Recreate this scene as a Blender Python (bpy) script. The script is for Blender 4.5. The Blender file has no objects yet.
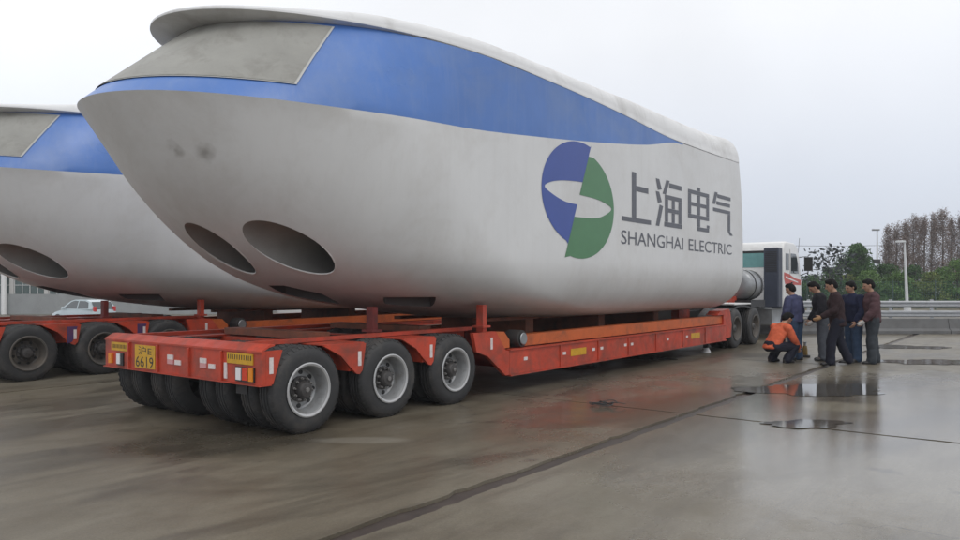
import bpy, bmesh, math, random
import numpy as np
from mathutils import Vector, Matrix, Euler

# ------------------------------------------------------------------ camera, world, sun, exposure
S = bpy.context.scene
C = S.collection
R = math.radians
PI = math.pi
YAW = R(37.6)                      # view direction, measured from +X (the trailers' axis) towards +Y
CAMH = 1.6
cam = bpy.data.cameras.new('camera')
cam.sensor_width = 36.0
cam.lens = 740.0 / 960.0 * 36.0
cam.shift_y = 17.0 / 960.0
cam.clip_end = 3000.0
camo = bpy.data.objects.new('camera', cam)
C.objects.link(camo)
camo.location = (0, 0, CAMH)
camo.rotation_euler = (R(90), 0, YAW - R(90))
S.camera = camo

SUN_EL, SUN_AZ = R(52), R(-105)     # azimuth measured from +X towards +Y
w = bpy.data.worlds.new('World')
S.world = w
w.use_nodes = True
nt = w.node_tree
nt.nodes.clear()
def wn(t, **k):
    n = nt.nodes.new(t)
    for a, b in k.items():
        setattr(n, a, b)
    return n
wout = wn('ShaderNodeOutputWorld')
wbg = wn('ShaderNodeBackground')
wsky = wn('ShaderNodeTexSky', sky_type='NISHITA')
wsky.sun_disc = False
wsky.sun_elevation = SUN_EL
wsky.sun_rotation = R(90) - SUN_AZ
wscale = wn('ShaderNodeVectorMath', operation='SCALE')
wscale.inputs['Scale'].default_value = 0.10
nt.links.new(wsky.outputs[0], wscale.inputs[0])
wtc = wn('ShaderNodeTexCoord')
wsep = wn('ShaderNodeSeparateXYZ')
nt.links.new(wtc.outputs['Generated'], wsep.inputs[0])
wramp = wn('ShaderNodeValToRGB')
cr = wramp.color_ramp
cr.elements[0].position = 0.0
cr.elements[0].color = (0.70, 0.75, 0.86, 1)
cr.elements[1].position = 0.85
cr.elements[1].color = (1.16, 1.17, 1.18, 1)
e = cr.elements.new(0.12)
e.color = (0.83, 0.88, 0.98, 1)
e = cr.elements.new(0.32)
e.color = (1.06, 1.08, 1.12, 1)
nt.links.new(wsep.outputs['Z'], wramp.inputs[0])
# soft cloud cover: large, low-contrast noise, thinner to one side
wno = wn('ShaderNodeTexNoise')
wno.inputs['Scale'].default_value = 2.2
wno.inputs['Detail'].default_value = 4.0
nt.links.new(wtc.outputs['Generated'], wno.inputs['Vector'])
wmr = wn('ShaderNodeMapRange')
wmr.inputs['From Min'].default_value = 0.3
wmr.inputs['From Max'].default_value = 0.7
wmr.inputs['To Min'].default_value = 0.93
wmr.inputs['To Max'].default_value = 1.05
nt.links.new(wno.outputs[0], wmr.inputs[0])
wdot = wn('ShaderNodeVectorMath', operation='DOT_PRODUCT')
wdot.inputs[1].default_value = (math.cos(R(150)), math.sin(R(150)), 0.0)   # thinner cloud on this side
nt.links.new(wtc.outputs['Generated'], wdot.inputs[0])
wm2 = wn('ShaderNodeMapRange')
wm2.inputs['From Min'].default_value = -0.6
wm2.inputs['From Max'].default_value = 0.5
wm2.inputs['To Min'].default_value = 0.93
wm2.inputs['To Max'].default_value = 1.10
nt.links.new(wdot.outputs['Value'], wm2.inputs[0])
wmul = wn('ShaderNodeMath', operation='MULTIPLY')
nt.links.new(wmr.outputs[0], wmul.inputs[0])
nt.links.new(wm2.outputs[0], wmul.inputs[1])
wsc2 = wn('ShaderNodeVectorMath', operation='SCALE')
nt.links.new(wramp.outputs[0], wsc2.inputs[0])
nt.links.new(wmul.outputs[0], wsc2.inputs['Scale'])
wmix = wn('ShaderNodeMix', data_type='RGBA')
wmix.inputs[0].default_value = 0.94
nt.links.new(wscale.outputs[0], wmix.inputs[6])
nt.links.new(wsc2.outputs[0], wmix.inputs[7])
nt.links.new(wmix.outputs[2], wbg.inputs['Color'])
wbg.inputs['Strength'].default_value = 1.0
nt.links.new(wbg.outputs[0], wout.inputs[0])

sun = bpy.data.lights.new('sun', 'SUN')
sun.energy = 0.6
sun.angle = R(25)
sun.color = (1.0, 0.97, 0.93)
suno = bpy.data.objects.new('sun', sun)
C.objects.link(suno)
sd = Vector((math.cos(SUN_EL) * math.cos(SUN_AZ), math.cos(SUN_EL) * math.sin(SUN_AZ), math.sin(SUN_EL)))
suno.rotation_euler = sd.to_track_quat('Z', 'Y').to_euler()

S.render.engine = 'CYCLES'
S.view_settings.view_transform = 'Standard'
S.view_settings.look = 'None'
S.view_settings.exposure = 0.0
S.view_settings.gamma = 1.0

# ------------------------------------------------------------------ helpers
RNG = random.Random(7)
def wpos(px, d):                    # a spot on the yard, seen px across the frame at distance d
    X = (px - 480.0) / 740.0 * d
    return (X * math.sin(YAW) + d * math.cos(YAW), -X * math.cos(YAW) + d * math.sin(YAW))
def smooth(e0, e1, x):
    t = min(1.0, max(0.0, (x - e0) / (e1 - e0)))
    return t * t * (3 - 2 * t)
def gz(x, y):                       # the yard falls away gently beyond the second trailer
    return -0.75 * smooth(21.0, 40.0, y)

def tag(o, label=None, cat=None, group=None, kind=None):
    if label: o['label'] = label
    if cat: o['category'] = cat
    if group: o['group'] = group
    if kind: o['kind'] = kind
    return o
def empty(name, loc=(0, 0, 0), rz=0.0):
    o = bpy.data.objects.new(name, None)
    C.objects.link(o)
    o.location = loc
    o.rotation_euler = (0, 0, rz)
    return o
def link(name, me, mats, parent=None, loc=None):
    o = bpy.data.objects.new(name, me)
    C.objects.link(o)
    if not isinstance(mats, (list, tuple)):
        mats = [mats]
    if len(me.materials) == 0:
        for m in mats:
            me.materials.append(m)
    if parent is not None:
        o.parent = parent
    if loc is not None:
        o.location = loc
    return o
def mesh_from(name, verts, faces, smooth_angle=None):
    me = bpy.data.meshes.new(name)
    me.from_pydata([tuple(v) for v in verts], [], faces)
    me.update()
    if smooth_angle is not None:
        for p in me.polygons:
            p.use_smooth = True
        me.set_sharp_from_angle(angle=R(smooth_angle))
    return me
def copy_tree(o, parent=None):
    c = o.copy()
    C.objects.link(c)
    c.parent = parent
    for ch in list(o.children):
        copy_tree(ch, c)
    return c

class MB:
    """collects shapes into one mesh"""
    def __init__(self):
        self.v = []
        self.f = []
    def add(self, vs, fs):
        n = len(self.v)
        self.v += [tuple(p) for p in vs]
        self.f += [[i + n for i in q] for q in fs]
        return self
    def box(self, x0, x1, y0, y1, z0, z1, bev=0.0):
        if bev <= 0:
            vs = [(x, y, z) for x in (x0, x1) for y in (y0, y1) for z in (z0, z1)]
            fs = [(0, 1, 3, 2), (4, 6, 7, 5), (0, 4, 5, 1), (2, 3, 7, 6), (0, 2, 6, 4), (1, 5, 7, 3)]
            return self.add(vs, fs)
        bm = bmesh.new()
        bmesh.ops.create_cube(bm, size=1.0)
        for p in bm.verts:
            p.co = Vector(((x0 + x1) / 2 + p.co.x * (x1 - x0), (y0 + y1) / 2 + p.co.y * (y1 - y0), (z0 + z1) / 2 + p.co.z * (z1 - z0)))
        bmesh.ops.bevel(bm, geom=list(bm.edges), offset=bev, segments=2, affect='EDGES', profile=0.5)
        return self.bm(bm)
    def bm(self, bm):
        bm.verts.index_update()
        self.add([p.co[:] for p in bm.verts], [[v.index for v in f.verts] for f in bm.faces])
        bm.free()
        return self
    def prism(self, poly, axis, t0, t1):
        """poly: list of 2D points; extruded along axis 'x','y','z' from t0 to t1"""
        def P(p, t):
            return {'x': (t, p[0], p[1]), 'y': (p[0], t, p[1]), 'z': (p[0], p[1], t)}[axis]
        n = len(poly)
        vs = [P(p, t0) for p in poly] + [P(p, t1) for p in poly]
        fs = [list(range(n))[::-1], list(range(n, 2 * n))]
        for i in range(n):
            j = (i + 1) % n
            fs.append([i, j, n + j, n + i])
        return self.add(vs, fs)
    def tube(self, pts, r, n=8, caps=True):
        pts = [Vector(p) for p in pts]
        rs = r if isinstance(r, (list, tuple)) else [r] * len(pts)
        vs, fs = [], []
        up = Vector((0.13, 0.27, 0.95)).normalized()
        for i, p in enumerate(pts):
            d = (pts[min(i + 1, len(pts) - 1)] - pts[max(i - 1, 0)]).normalized()
            u = d.cross(up)
            if u.length < 1e-4:
                u = d.cross(Vector((1, 0, 0)))
            u.normalize()
            v = d.cross(u)
            for k in range(n):
                a = 2 * PI * k / n
                vs.append(p + (u * math.cos(a) + v * math.sin(a)) * rs[i])
        for i in range(len(pts) - 1):
            for k in range(n):
                k2 = (k + 1) % n
                fs.append([i * n + k, i * n + k2, (i + 1) * n + k2, (i + 1) * n + k])
        if caps:
            fs.append(list(range(n))[::-1])
            m = (len(pts) - 1) * n
            fs.append([m + k for k in range(n)])
        return self.add(vs, fs)
    def lathe(self, prof, n=32, axis='y', c=(0, 0, 0)):
        """prof: list of (radius, along)"""
        vs, fs = [], []
        m = len(prof)
        for k in range(n):
            a = 2 * PI * k / n
            for r, t in prof:
                x, z = r * math.cos(a), r * math.sin(a)
                q = {'y': (x, t, z), 'x': (t, x, z), 'z': (x, z, t)}[axis]
                vs.append((q[0] + c[0], q[1] + c[1], q[2] + c[2]))
        for k in range(n):
            k2 = (k + 1) % n
            for i in range(m - 1):
                fs.append([k * m + i, k * m + i + 1, k2 * m + i + 1, k2 * m + i])
        return self.add(vs, fs)
    def mesh(self, name, smooth_angle=None):
        me = mesh_from(name, self.v, self.f)
        bm = bmesh.new()
        bm.from_mesh(me)
        bmesh.ops.recalc_face_normals(bm, faces=bm.faces)
        bm.to_mesh(me)
        bm.free()
        if smooth_angle is not None:
            for p in me.polygons:
                p.use_smooth = True
            me.set_sharp_from_angle(angle=R(smooth_angle))
        return me
    def build(self, name, m, parent=None, smooth_angle=None, loc=None):
        return link(name, self.mesh(name, smooth_angle), m, parent, loc)

# ------------------------------------------------------------------ materials
def mat(name, col, rough=0.5, metal=0.0, var=0.0, vscale=3.0, dirt=None, dscale=1.5, damt=0.4, bump=0.0, bscale=40.0, rvar=0.0, spec=0.5, coat=0.0, spots=(), dmin=0.48, streak=None):
    m = bpy.data.materials.new(name)
    m.use_nodes = True
    t = m.node_tree
    b = t.nodes['Principled BSDF']
    b.inputs['Roughness'].default_value = rough
    b.inputs['Metallic'].default_value = metal
    b.inputs['Specular IOR Level'].default_value = spec
    b.inputs['Coat Weight'].default_value = coat
    c4 = (col[0], col[1], col[2], 1)
    b.inputs['Base Color'].default_value = c4
    geo = t.nodes.new('ShaderNodeTexCoord')
    src = geo.outputs['Object']
    cur = None
    if var > 0:
        n = t.nodes.new('ShaderNodeTexNoise')
        n.inputs['Scale'].default_value = vscale
        n.inputs['Detail'].default_value = 6
        n.inputs['Roughness'].default_value = 0.65
        t.links.new(src, n.inputs['Vector'])
        mr = t.nodes.new('ShaderNodeMapRange')
        mr.inputs['From Min'].default_value = 0.3
        mr.inputs['From Max'].default_value = 0.7
        mr.inputs['To Min'].default_value = 1 - var
        mr.inputs['To Max'].default_value = 1 + var
        t.links.new(n.outputs[0], mr.inputs[0])
        sc = t.nodes.new('ShaderNodeVectorMath')
        sc.operation = 'SCALE'
        sc.inputs[0].default_value = col
        t.links.new(mr.outputs[0], sc.inputs['Scale'])
        cur = sc.outputs[0]
    if dirt is not None:
        n = t.nodes.new('ShaderNodeTexNoise')
        n.inputs['Scale'].default_value = dscale
        n.inputs['Detail'].default_value = 8
        n.inputs['Roughness'].default_value = 0.7
        n.inputs['Distortion'].default_value = 0.4
        t.links.new(src, n.inputs['Vector'])
        mr = t.nodes.new('ShaderNodeMapRange')
        mr.inputs['From Min'].default_value = dmin
        mr.inputs['From Max'].default_value = 0.72
        mr.inputs['To Min'].default_value = 0.0
        mr.inputs['To Max'].default_value = damt
        t.links.new(n.outputs[0], mr.inputs[0])
        mx = t.nodes.new('ShaderNodeMix')
        mx.data_type = 'RGBA'
        t.links.new(mr.outputs[0], mx.inputs[0])
        if cur is not None:
            t.links.new(cur, mx.inputs[6])
        else:
            mx.inputs[6].default_value = c4
        mx.inputs[7].default_value = (dirt[0], dirt[1], dirt[2], 1)
        cur = mx.outputs[2]
    if streak is not None:                     # vertical streaks in the colour, painted in for soft upright reflections
        mp = t.nodes.new('ShaderNodeMapping')
        mp.inputs['Scale'].default_value = (5.0, 5.0, 0.28)
        t.links.new(src, mp.inputs['Vector'])
        n = t.nodes.new('ShaderNodeTexNoise')
        n.inputs['Scale'].default_value = 1.3
        n.inputs['Detail'].default_value = 7
        n.inputs['Roughness'].default_value = 0.7
        t.links.new(mp.outputs[0], n.inputs['Vector'])
        mr = t.nodes.new('ShaderNodeMapRange')
        mr.inputs['From Min'].default_value = 0.5
        mr.inputs['From Max'].default_value = 0.75
        mr.inputs['To Min'].default_value = 0.0
        mr.inputs['To Max'].default_value = streak[3]
        t.links.new(n.outputs[0], mr.inputs[0])
        mx = t.nodes.new('ShaderNodeMix')
        mx.data_type = 'RGBA'
        t.links.new(mr.outputs[0], mx.inputs[0])
        t.links.new(cur, mx.inputs[6])
        mx.inputs[7].default_value = (streak[0], streak[1], streak[2], 1)
        cur = mx.outputs[2]
    for pt, rad in spots:                      # single smudges of dirt at fixed places on the thing
        vm = t.nodes.new('ShaderNodeVectorMath')
        vm.operation = 'DISTANCE'
        vm.inputs[1].default_value = pt
        t.links.new(src, vm.inputs[0])
        nz = t.nodes.new('ShaderNodeTexNoise')
        nz.inputs['Scale'].default_value = 14
        nz.inputs['Detail'].default_value = 4
        t.links.new(src, nz.inputs['Vector'])
        ma = t.nodes.new('ShaderNodeMath')
        ma.operation = 'MULTIPLY_ADD'
        ma.inputs[1].default_value = rad * 1.2
        t.links.new(nz.outputs[0], ma.inputs[0])
        t.links.new(vm.outputs['Value'], ma.inputs[2])
        mr = t.nodes.new('ShaderNodeMapRange')
        mr.inputs['From Min'].default_value = rad * 0.7
        mr.inputs['From Max'].default_value = rad * 1.9
        mr.inputs['To Min'].default_value = 0.6
        mr.inputs['To Max'].default_value = 0.0
        t.links.new(ma.outputs[0], mr.inputs[0])
        mx = t.nodes.new('ShaderNodeMix')
        mx.data_type = 'RGBA'
        t.links.new(mr.outputs[0], mx.inputs[0])
        t.links.new(cur, mx.inputs[6])
        mx.inputs[7].default_value = (0.16, 0.14, 0.12, 1)
        cur = mx.outputs[2]
    if cur is not None:
        t.links.new(cur, b.inputs['Base Color'])
    if rvar > 0:
        n = t.nodes.new('ShaderNodeTexNoise')
        n.inputs['Scale'].default_value = vscale * 1.7
        n.inputs['Detail'].default_value = 5
        t.links.new(src, n.inputs['Vector'])
        mr = t.nodes.new('ShaderNodeMapRange')
        mr.inputs['From Min'].default_value = 0.3
        mr.inputs['From Max'].default_value = 0.7
        mr.inputs['To Min'].default_value = max(0.02, rough - rvar)
        mr.inputs['To Max'].default_value = min(1, rough + rvar)
        t.links.new(n.outputs[0], mr.inputs[0])
        t.links.new(mr.outputs[0], b.inputs['Roughness'])
    if bump > 0:
        n = t.nodes.new('ShaderNodeTexNoise')
        n.inputs['Scale'].default_value = bscale
        n.inputs['Detail'].default_value = 4
        t.links.new(src, n.inputs['Vector'])
        bp = t.nodes.new('ShaderNodeBump')
        bp.inputs['Strength'].default_value = bump
        bp.inputs['Distance'].default_value = 0.02
        t.links.new(n.outputs[0], bp.inputs['Height'])
        t.links.new(bp.outputs[0], b.inputs['Normal'])
    return m

M = {}
M['hull_white'] = mat('hull_white', (0.66, 0.66, 0.655), 0.36, var=0.06, vscale=0.5, dirt=(0.42, 0.39, 0.35), dscale=0.9, damt=0.33, rvar=0.06, bump=0.02, bscale=4, streak=(0.42, 0.39, 0.35, 0.14), spots=[((4.50, -0.90, 3.05), 0.10), ((4.30, -0.63, 3.14), 0.075), ((4.34, -0.67, 3.06), 0.06), ((4.28, -0.58, 3.22), 0.06)])
M['hull_blue'] = mat('hull_blue', (0.075, 0.185, 0.50), 0.36, var=0.10, vscale=0.8, dirt=(0.17, 0.25, 0.44), dscale=1.0, damt=0.5, rvar=0.1, streak=(0.22, 0.31, 0.52, 0.25))  # paler blue layer paints sheen into the chalky blue
M['duct_rim'] = mat('duct_rim', (0.66, 0.65, 0.63), 0.4)
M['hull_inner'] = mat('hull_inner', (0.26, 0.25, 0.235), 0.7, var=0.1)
M['hull_dark'] = mat('hull_dark', (0.13, 0.12, 0.12), 0.8)
M['hood'] = mat('hood', (0.70, 0.70, 0.70), 0.45, var=0.06, vscale=0.7, dirt=(0.30, 0.28, 0.25), dscale=1.2, damt=0.5)
M['screen'] = mat('screen', (0.29, 0.285, 0.26), 0.55, var=0.10, vscale=2.0, dirt=(0.14, 0.13, 0.11), dscale=2.4, damt=0.6)
M['screen_edge'] = mat('screen_edge', (0.50, 0.50, 0.48), 0.5)
M['logo_blue'] = mat('logo_blue', (0.045, 0.085, 0.33), 0.4, var=0.06)
M['logo_green'] = mat('logo_green', (0.075, 0.21, 0.095), 0.4, var=0.06)
M['logo_grey'] = mat('logo_grey', (0.10, 0.105, 0.125), 0.45, var=0.08)
M['red'] = mat('red', (0.49, 0.055, 0.024), 0.5, var=0.20, vscale=2.2, dirt=(0.12, 0.05, 0.035), dscale=2.6, damt=0.85, rvar=0.15, dmin=0.44, bump=0.1, bscale=25)
M['red_top'] = M['red']
M['orange'] = mat('orange', (0.52, 0.115, 0.025), 0.5, var=0.14, vscale=2.5, dirt=(0.16, 0.06, 0.03), dscale=3.0, damt=0.7)
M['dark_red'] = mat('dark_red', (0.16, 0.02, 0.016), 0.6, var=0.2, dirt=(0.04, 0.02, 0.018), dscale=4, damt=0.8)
M['rust'] = mat('rust', (0.17, 0.055, 0.028), 0.75, var=0.25, vscale=4, dirt=(0.06, 0.035, 0.025), dscale=5, damt=0.8)
M['purple'] = mat('purple', (0.07, 0.035, 0.11), 0.5, var=0.15, dirt=(0.2, 0.03, 0.02), damt=0.6)
M['steel_dark'] = mat('steel_dark', (0.035, 0.033, 0.033), 0.6, var=0.2, dirt=(0.07, 0.05, 0.04), dscale=5)
M['tyre'] = mat('tyre', (0.030, 0.030, 0.031), 0.62, var=0.15, vscale=6, dirt=(0.085, 0.075, 0.065), dscale=3.5, damt=0.75, bump=0.05)
M['rim'] = mat('rim', (0.33, 0.335, 0.34), 0.42, metal=0.35, var=0.1, vscale=6, dirt=(0.16, 0.14, 0.12), dscale=7, damt=0.7)
M['rim_lip'] = mat('rim_lip', (0.46, 0.46, 0.46), 0.35, metal=0.3, var=0.08)
M['rim_dark'] = mat('rim_dark', (0.09, 0.08, 0.07), 0.6, var=0.2, dirt=(0.15, 0.12, 0.09), dscale=6, damt=0.8)
M['hub'] = mat('hub', (0.075, 0.07, 0.068), 0.5, metal=0.3, var=0.25, vscale=14)
M['bolt'] = mat('bolt', (0.24, 0.23, 0.22), 0.45, metal=0.5)
M['yellow'] = mat('yellow', (0.62, 0.34, 0.015), 0.45, var=0.08, vscale=9, dirt=(0.3, 0.17, 0.03), dscale=12, damt=0.5)
M['black'] = mat('black', (0.02, 0.02, 0.021), 0.5)
M['white_paint'] = mat('white_paint', (0.74, 0.74, 0.73), 0.35, var=0.05, dirt=(0.4, 0.38, 0.35), dscale=3, damt=0.3)
M['lamp_white'] = mat('lamp_white', (0.78, 0.76, 0.76), 0.3)
M['lamp_red'] = mat('lamp_red', (0.62, 0.05, 0.015), 0.25)
M['lamp_orange'] = mat('lamp_orange', (0.75, 0.25, 0.015), 0.25)
M['reflector'] = mat('reflector', (0.70, 0.62, 0.60), 0.4, var=0.15, vscale=30)
M['pink'] = mat('pink', (0.62, 0.30, 0.30), 0.4)
M['grey_metal'] = mat('grey_metal', (0.32, 0.33, 0.34), 0.4, metal=0.6, var=0.12, dirt=(0.15, 0.14, 0.13), dscale=4)
M['glass'] = mat('glass', (0.045, 0.055, 0.06), 0.06, spec=0.8)
M['glass_teal'] = mat('glass_teal', (0.16, 0.36, 0.36), 0.1, spec=0.7, var=0.1, vscale=5)
M['stripe_red'] = mat('stripe_red', (0.50, 0.05, 0.03), 0.4, var=0.08)
M['water'] = mat('water', (0.075, 0.068, 0.058), 0.07, spec=0.5, var=0.2, vscale=1.5)
M['tar'] = mat('tar', (0.052, 0.038, 0.032), 0.5, var=0.3, vscale=4)
M['galv'] = mat('galv', (0.42, 0.43, 0.44), 0.45, metal=0.4, var=0.12, vscale=2, dirt=(0.2, 0.19, 0.18), dscale=2)
M['barrier'] = mat('barrier', (0.125, 0.125, 0.125), 0.8, var=0.15, vscale=1.5, dirt=(0.09, 0.085, 0.08), dscale=2, damt=0.7)
M['asphalt'] = mat('asphalt', (0.075, 0.075, 0.078), 0.38, var=0.2, vscale=0.5, rvar=0.15)
M['grass_soil'] = mat('grass_soil', (0.06, 0.075, 0.025), 0.9, var=0.3, vscale=1.0)
M['mesh_green'] = mat('mesh_green', (0.05, 0.17, 0.14), 0.6)
M['fence_post'] = mat('fence_post', (0.04, 0.075, 0.06), 0.6)
M['bark'] = mat('bark', (0.09, 0.065, 0.05), 0.9, var=0.25, vscale=5)
M['bark_grey'] = mat('bark_grey', (0.13, 0.12, 0.11), 0.9, var=0.25, vscale=5)

def leaf_mat(name, c0, c1):
    m = bpy.data.materials.new(name)
    m.use_nodes = True
    t = m.node_tree
    b = t.nodes['Principled BSDF']
    b.inputs['Roughness'].default_value = 0.65
    b.inputs['Specular IOR Level'].default_value = 0.25
    g = t.nodes.new('ShaderNodeNewGeometry')
    mx = t.nodes.new('ShaderNodeMix')
    mx.data_type = 'RGBA'
    t.links.new(g.outputs['Random Per Island'], mx.inputs[0])
    mx.inputs[6].default_value = (*c0, 1)
    mx.inputs[7].default_value = (*c1, 1)
    t.links.new(mx.outputs[2], b.inputs['Base Color'])
    return m
M['leaf_green'] = leaf_mat('leaf_green', (0.05, 0.115, 0.022), (0.115, 0.20, 0.045))
M['leaf_deep'] = leaf_mat('leaf_deep', (0.028, 0.075, 0.022), (0.07, 0.14, 0.036))
M['leaf_yellow'] = leaf_mat('leaf_yellow', (0.09, 0.14, 0.025), (0.17, 0.20, 0.05))
M['leaf_rust'] = leaf_mat('leaf_rust', (0.13, 0.09, 0.075), (0.24, 0.175, 0.145))
M['leaf_dark'] = leaf_mat('leaf_dark', (0.02, 0.025, 0.03), (0.05, 0.06, 0.06))

# wet concrete: brownish, patchy, damp; the damp patches are darker and smoother
def concrete():
    m = bpy.data.materials.new('wet_concrete')
    m.use_nodes = True
    t = m.node_tree
    b = t.nodes['Principled BSDF']
    g = t.nodes.new('ShaderNodeNewGeometry')
    pos = g.outputs['Position']
    def noise(scale, detail=6, rough=0.6, dist=0.0, vec=None, stretch=None):
        n = t.nodes.new('ShaderNodeTexNoise')
        n.inputs['Scale'].default_value = scale
        n.inputs['Detail'].default_value = detail
        n.inputs['Roughness'].default_value = rough
        n.inputs['Distortion'].default_value = dist
        if stretch:
            mp = t.nodes.new('ShaderNodeMapping')
            mp.inputs['Scale'].default_value = stretch
            mp.inputs['Rotation'].default_value = (0, 0, R(18))
            t.links.new(pos, mp.inputs['Vector'])
            t.links.new(mp.outputs[0], n.inputs['Vector'])
        else:
            t.links.new(pos, n.inputs['Vector'])
        return n.outputs[0]
    def rng(src, a, bb, c, d, interp='LINEAR'):
        r = t.nodes.new('ShaderNodeMapRange')
        r.interpolation_type = interp
        for i, v in zip((1, 2, 3, 4), (a, bb, c, d)):
            r.inputs[i].default_value = v
        t.links.new(src, r.inputs[0])
        return r.outputs[0]
    def mix(f, a, bb):
        x = t.nodes.new('ShaderNodeMix')
        x.data_type = 'RGBA'
        t.links.new(f, x.inputs[0])
        for i, v in ((6, a), (7, bb)):
            if isinstance(v, tuple):
                x.inputs[i].default_value = (*v, 1)
            else:
                t.links.new(v, x.inputs[i])
        return x.outputs[2]
    big = rng(noise(0.22, 5, 0.6, 0.5), 0.35, 0.65, 0, 1)
    c = mix(big, (0.135, 0.113, 0.080), (0.190, 0.170, 0.132))
    mid = rng(noise(1.1, 8, 0.7, 0.3, stretch=(0.6, 1.6, 1)), 0.42, 0.68, 0, 0.7)
    c = mix(mid, c, (0.092, 0.074, 0.050))
    # damp patches
    wet = rng(noise(0.38, 7, 0.62, 0.8, stretch=(0.7, 1.5, 1)), 0.47, 0.60, 0, 1, 'SMOOTHSTEP')
    c = mix(rng(wet, 0, 1, 0, 0.6), c, (0.058, 0.049, 0.037))
    # oil and rust stains
    oil = rng(noise(0.8, 6, 0.65, 1.2), 0.62, 0.72, 0, 0.75, 'SMOOTHSTEP')
    c = mix(oil, c, (0.05, 0.042, 0.036))
    fine = rng(noise(60, 3, 0.6), 0.3, 0.7, 0.86, 1.14)
    sc = t.nodes.new('ShaderNodeVectorMath')
    sc.operation = 'SCALE'
    t.links.new(c, sc.inputs[0])
    t.links.new(fine, sc.inputs['Scale'])
    # a long soaked patch behind the near wheels, and a pale scuff of dried cement beside it
    def patch(pt, sx, sy, rot, warp):
        mp = t.nodes.new('ShaderNodeMapping')
        mp.vector_type = 'TEXTURE'
        mp.inputs['Location'].default_value = (pt[0], pt[1], 0)
        mp.inputs['Rotation'].default_value = (0, 0, rot)
        mp.inputs['Scale'].default_value = (sx, sy, 1000)
        t.links.new(pos, mp.inputs['Vector'])
        ln = t.nodes.new('ShaderNodeVectorMath')
        ln.operation = 'LENGTH'
        t.links.new(mp.outputs[0], ln.inputs[0])
        ma = t.nodes.new('ShaderNodeMath')
        ma.operation = 'MULTIPLY_ADD'
        ma.inputs[1].default_value = warp
        t.links.new(noise(1.6, 6, 0.65), ma.inputs[0])
        t.links.new(ln.outputs['Value'], ma.inputs[2])
        return ma.outputs[0]
    along = YAW - R(90)
    soak = rng(patch(wpos(225, 7.75), 1.25, 0.95, along, 0.9), 1.0, 1.6, 1, 0, 'SMOOTHSTEP')
    c2 = mix(rng(soak, 0, 1, 0, 0.7), sc.outputs[0], (0.042, 0.036, 0.027))
    under = rng(patch((13.0, 8.1), 9.5, 2.3, 0.0, 0.8), 1.0, 1.5, 1, 0, 'SMOOTHSTEP')  # concrete colour is darker along the strip under the near trailer
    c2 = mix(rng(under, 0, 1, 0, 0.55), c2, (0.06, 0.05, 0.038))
    pale = rng(patch(wpos(362, 7.75), 0.60, 0.20, along, 0.9), 1.0, 1.5, 1, 0, 'SMOOTHSTEP')
    c2 = mix(rng(pale, 0, 1, 0, 0.38), c2, (0.28, 0.26, 0.22))
    pale2 = rng(patch(wpos(842, 9.9), 0.7, 0.45, along, 0.9), 1.0, 1.6, 1, 0, 'SMOOTHSTEP')
    c2 = mix(rng(pale2, 0, 1, 0, 0.6), c2, (0.30, 0.27, 0.20))
    # hairline cracks here and there, grit, and faint tyre tracks along the trailers
    vo = t.nodes.new('ShaderNodeTexVoronoi')
    vo.feature = 'DISTANCE_TO_EDGE'
    vo.inputs['Scale'].default_value = 0.42
    vd = t.nodes.new('ShaderNodeVectorMath')
    vd.operation = 'ADD'
    vn = t.nodes.new('ShaderNodeTexNoise')
    vn.inputs['Scale'].default_value = 1.5
    vn.inputs['Detail'].default_value = 5
    t.links.new(pos, vn.inputs['Vector'])
    t.links.new(pos, vd.inputs[0])
    t.links.new(vn.outputs['Color'], vd.inputs[1])
    t.links.new(vd.outputs[0], vo.inputs['Vector'])
    crack = rng(vo.outputs['Distance'], 0.002, 0.006, 1, 0)
    cm = t.nodes.new('ShaderNodeMath')
    cm.operation = 'MULTIPLY'
    t.links.new(crack, cm.inputs[0])
    t.links.new(rng(noise(0.3, 4, 0.6), 0.52, 0.60, 0, 0.7), cm.inputs[1])
    c2 = mix(cm.outputs[0], c2, (0.045, 0.037, 0.03))
    grit = rng(noise(110, 2, 0.5), 0.66, 0.74, 0, 0.5)
    c2 = mix(grit, c2, (0.26, 0.24, 0.20))
    trk_ = rng(noise(0.9, 6, 0.7, 0.2, stretch=(0.12, 3.0, 1)), 0.52, 0.66, 0, 0.45)
    c2 = mix(trk_, c2, (0.075, 0.062, 0.046))
    t.links.new(c2, b.inputs['Base Color'])
    # roughness: damp film everywhere, smoother where wet
    r0 = rng(wet, 0, 1, 0.43, 0.34)
    r1 = rng(noise(2.3, 6, 0.6), 0.3, 0.7, -0.05, 0.06)
    ad = t.nodes.new('ShaderNodeMath')
    ad.operation = 'ADD'
    t.links.new(r0, ad.inputs[0])
    t.links.new(r1, ad.inputs[1])
    film = rng(patch(wpos(960, 8.2), 5.2, 6.0, along, 1.0), 1.05, 1.75, 1, 0, 'SMOOTHSTEP')
    fm = t.nodes.new('ShaderNodeMix')
    t.links.new(rng(film, 0, 1, 0, 0.85), fm.inputs[0])
    t.links.new(ad.outputs[0], fm.inputs[2])
    fm.inputs[3].default_value = 0.09
    sb = t.nodes.new('ShaderNodeMath')
    sb.operation = 'MULTIPLY_ADD'
    sb.inputs[1].default_value = -0.16
    t.links.new(soak, sb.inputs[0])
    t.links.new(fm.outputs[0], sb.inputs[2])
    t.links.new(sb.outputs[0], b.inputs['Roughness'])
    t.links.new(rng(film, 0, 1, 0.34, 0.85), b.inputs['Specular IOR Level'])
    bp = t.nodes.new('ShaderNodeBump')
    bp.inputs['Strength'].default_value = 0.09
    bp.inputs['Distance'].default_value = 0.01
    t.links.new(noise(35, 5, 0.6), bp.inputs['Height'])
    t.links.new(bp.outputs[0], b.inputs['Normal'])
    return m
M['concrete'] = concrete()

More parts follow.
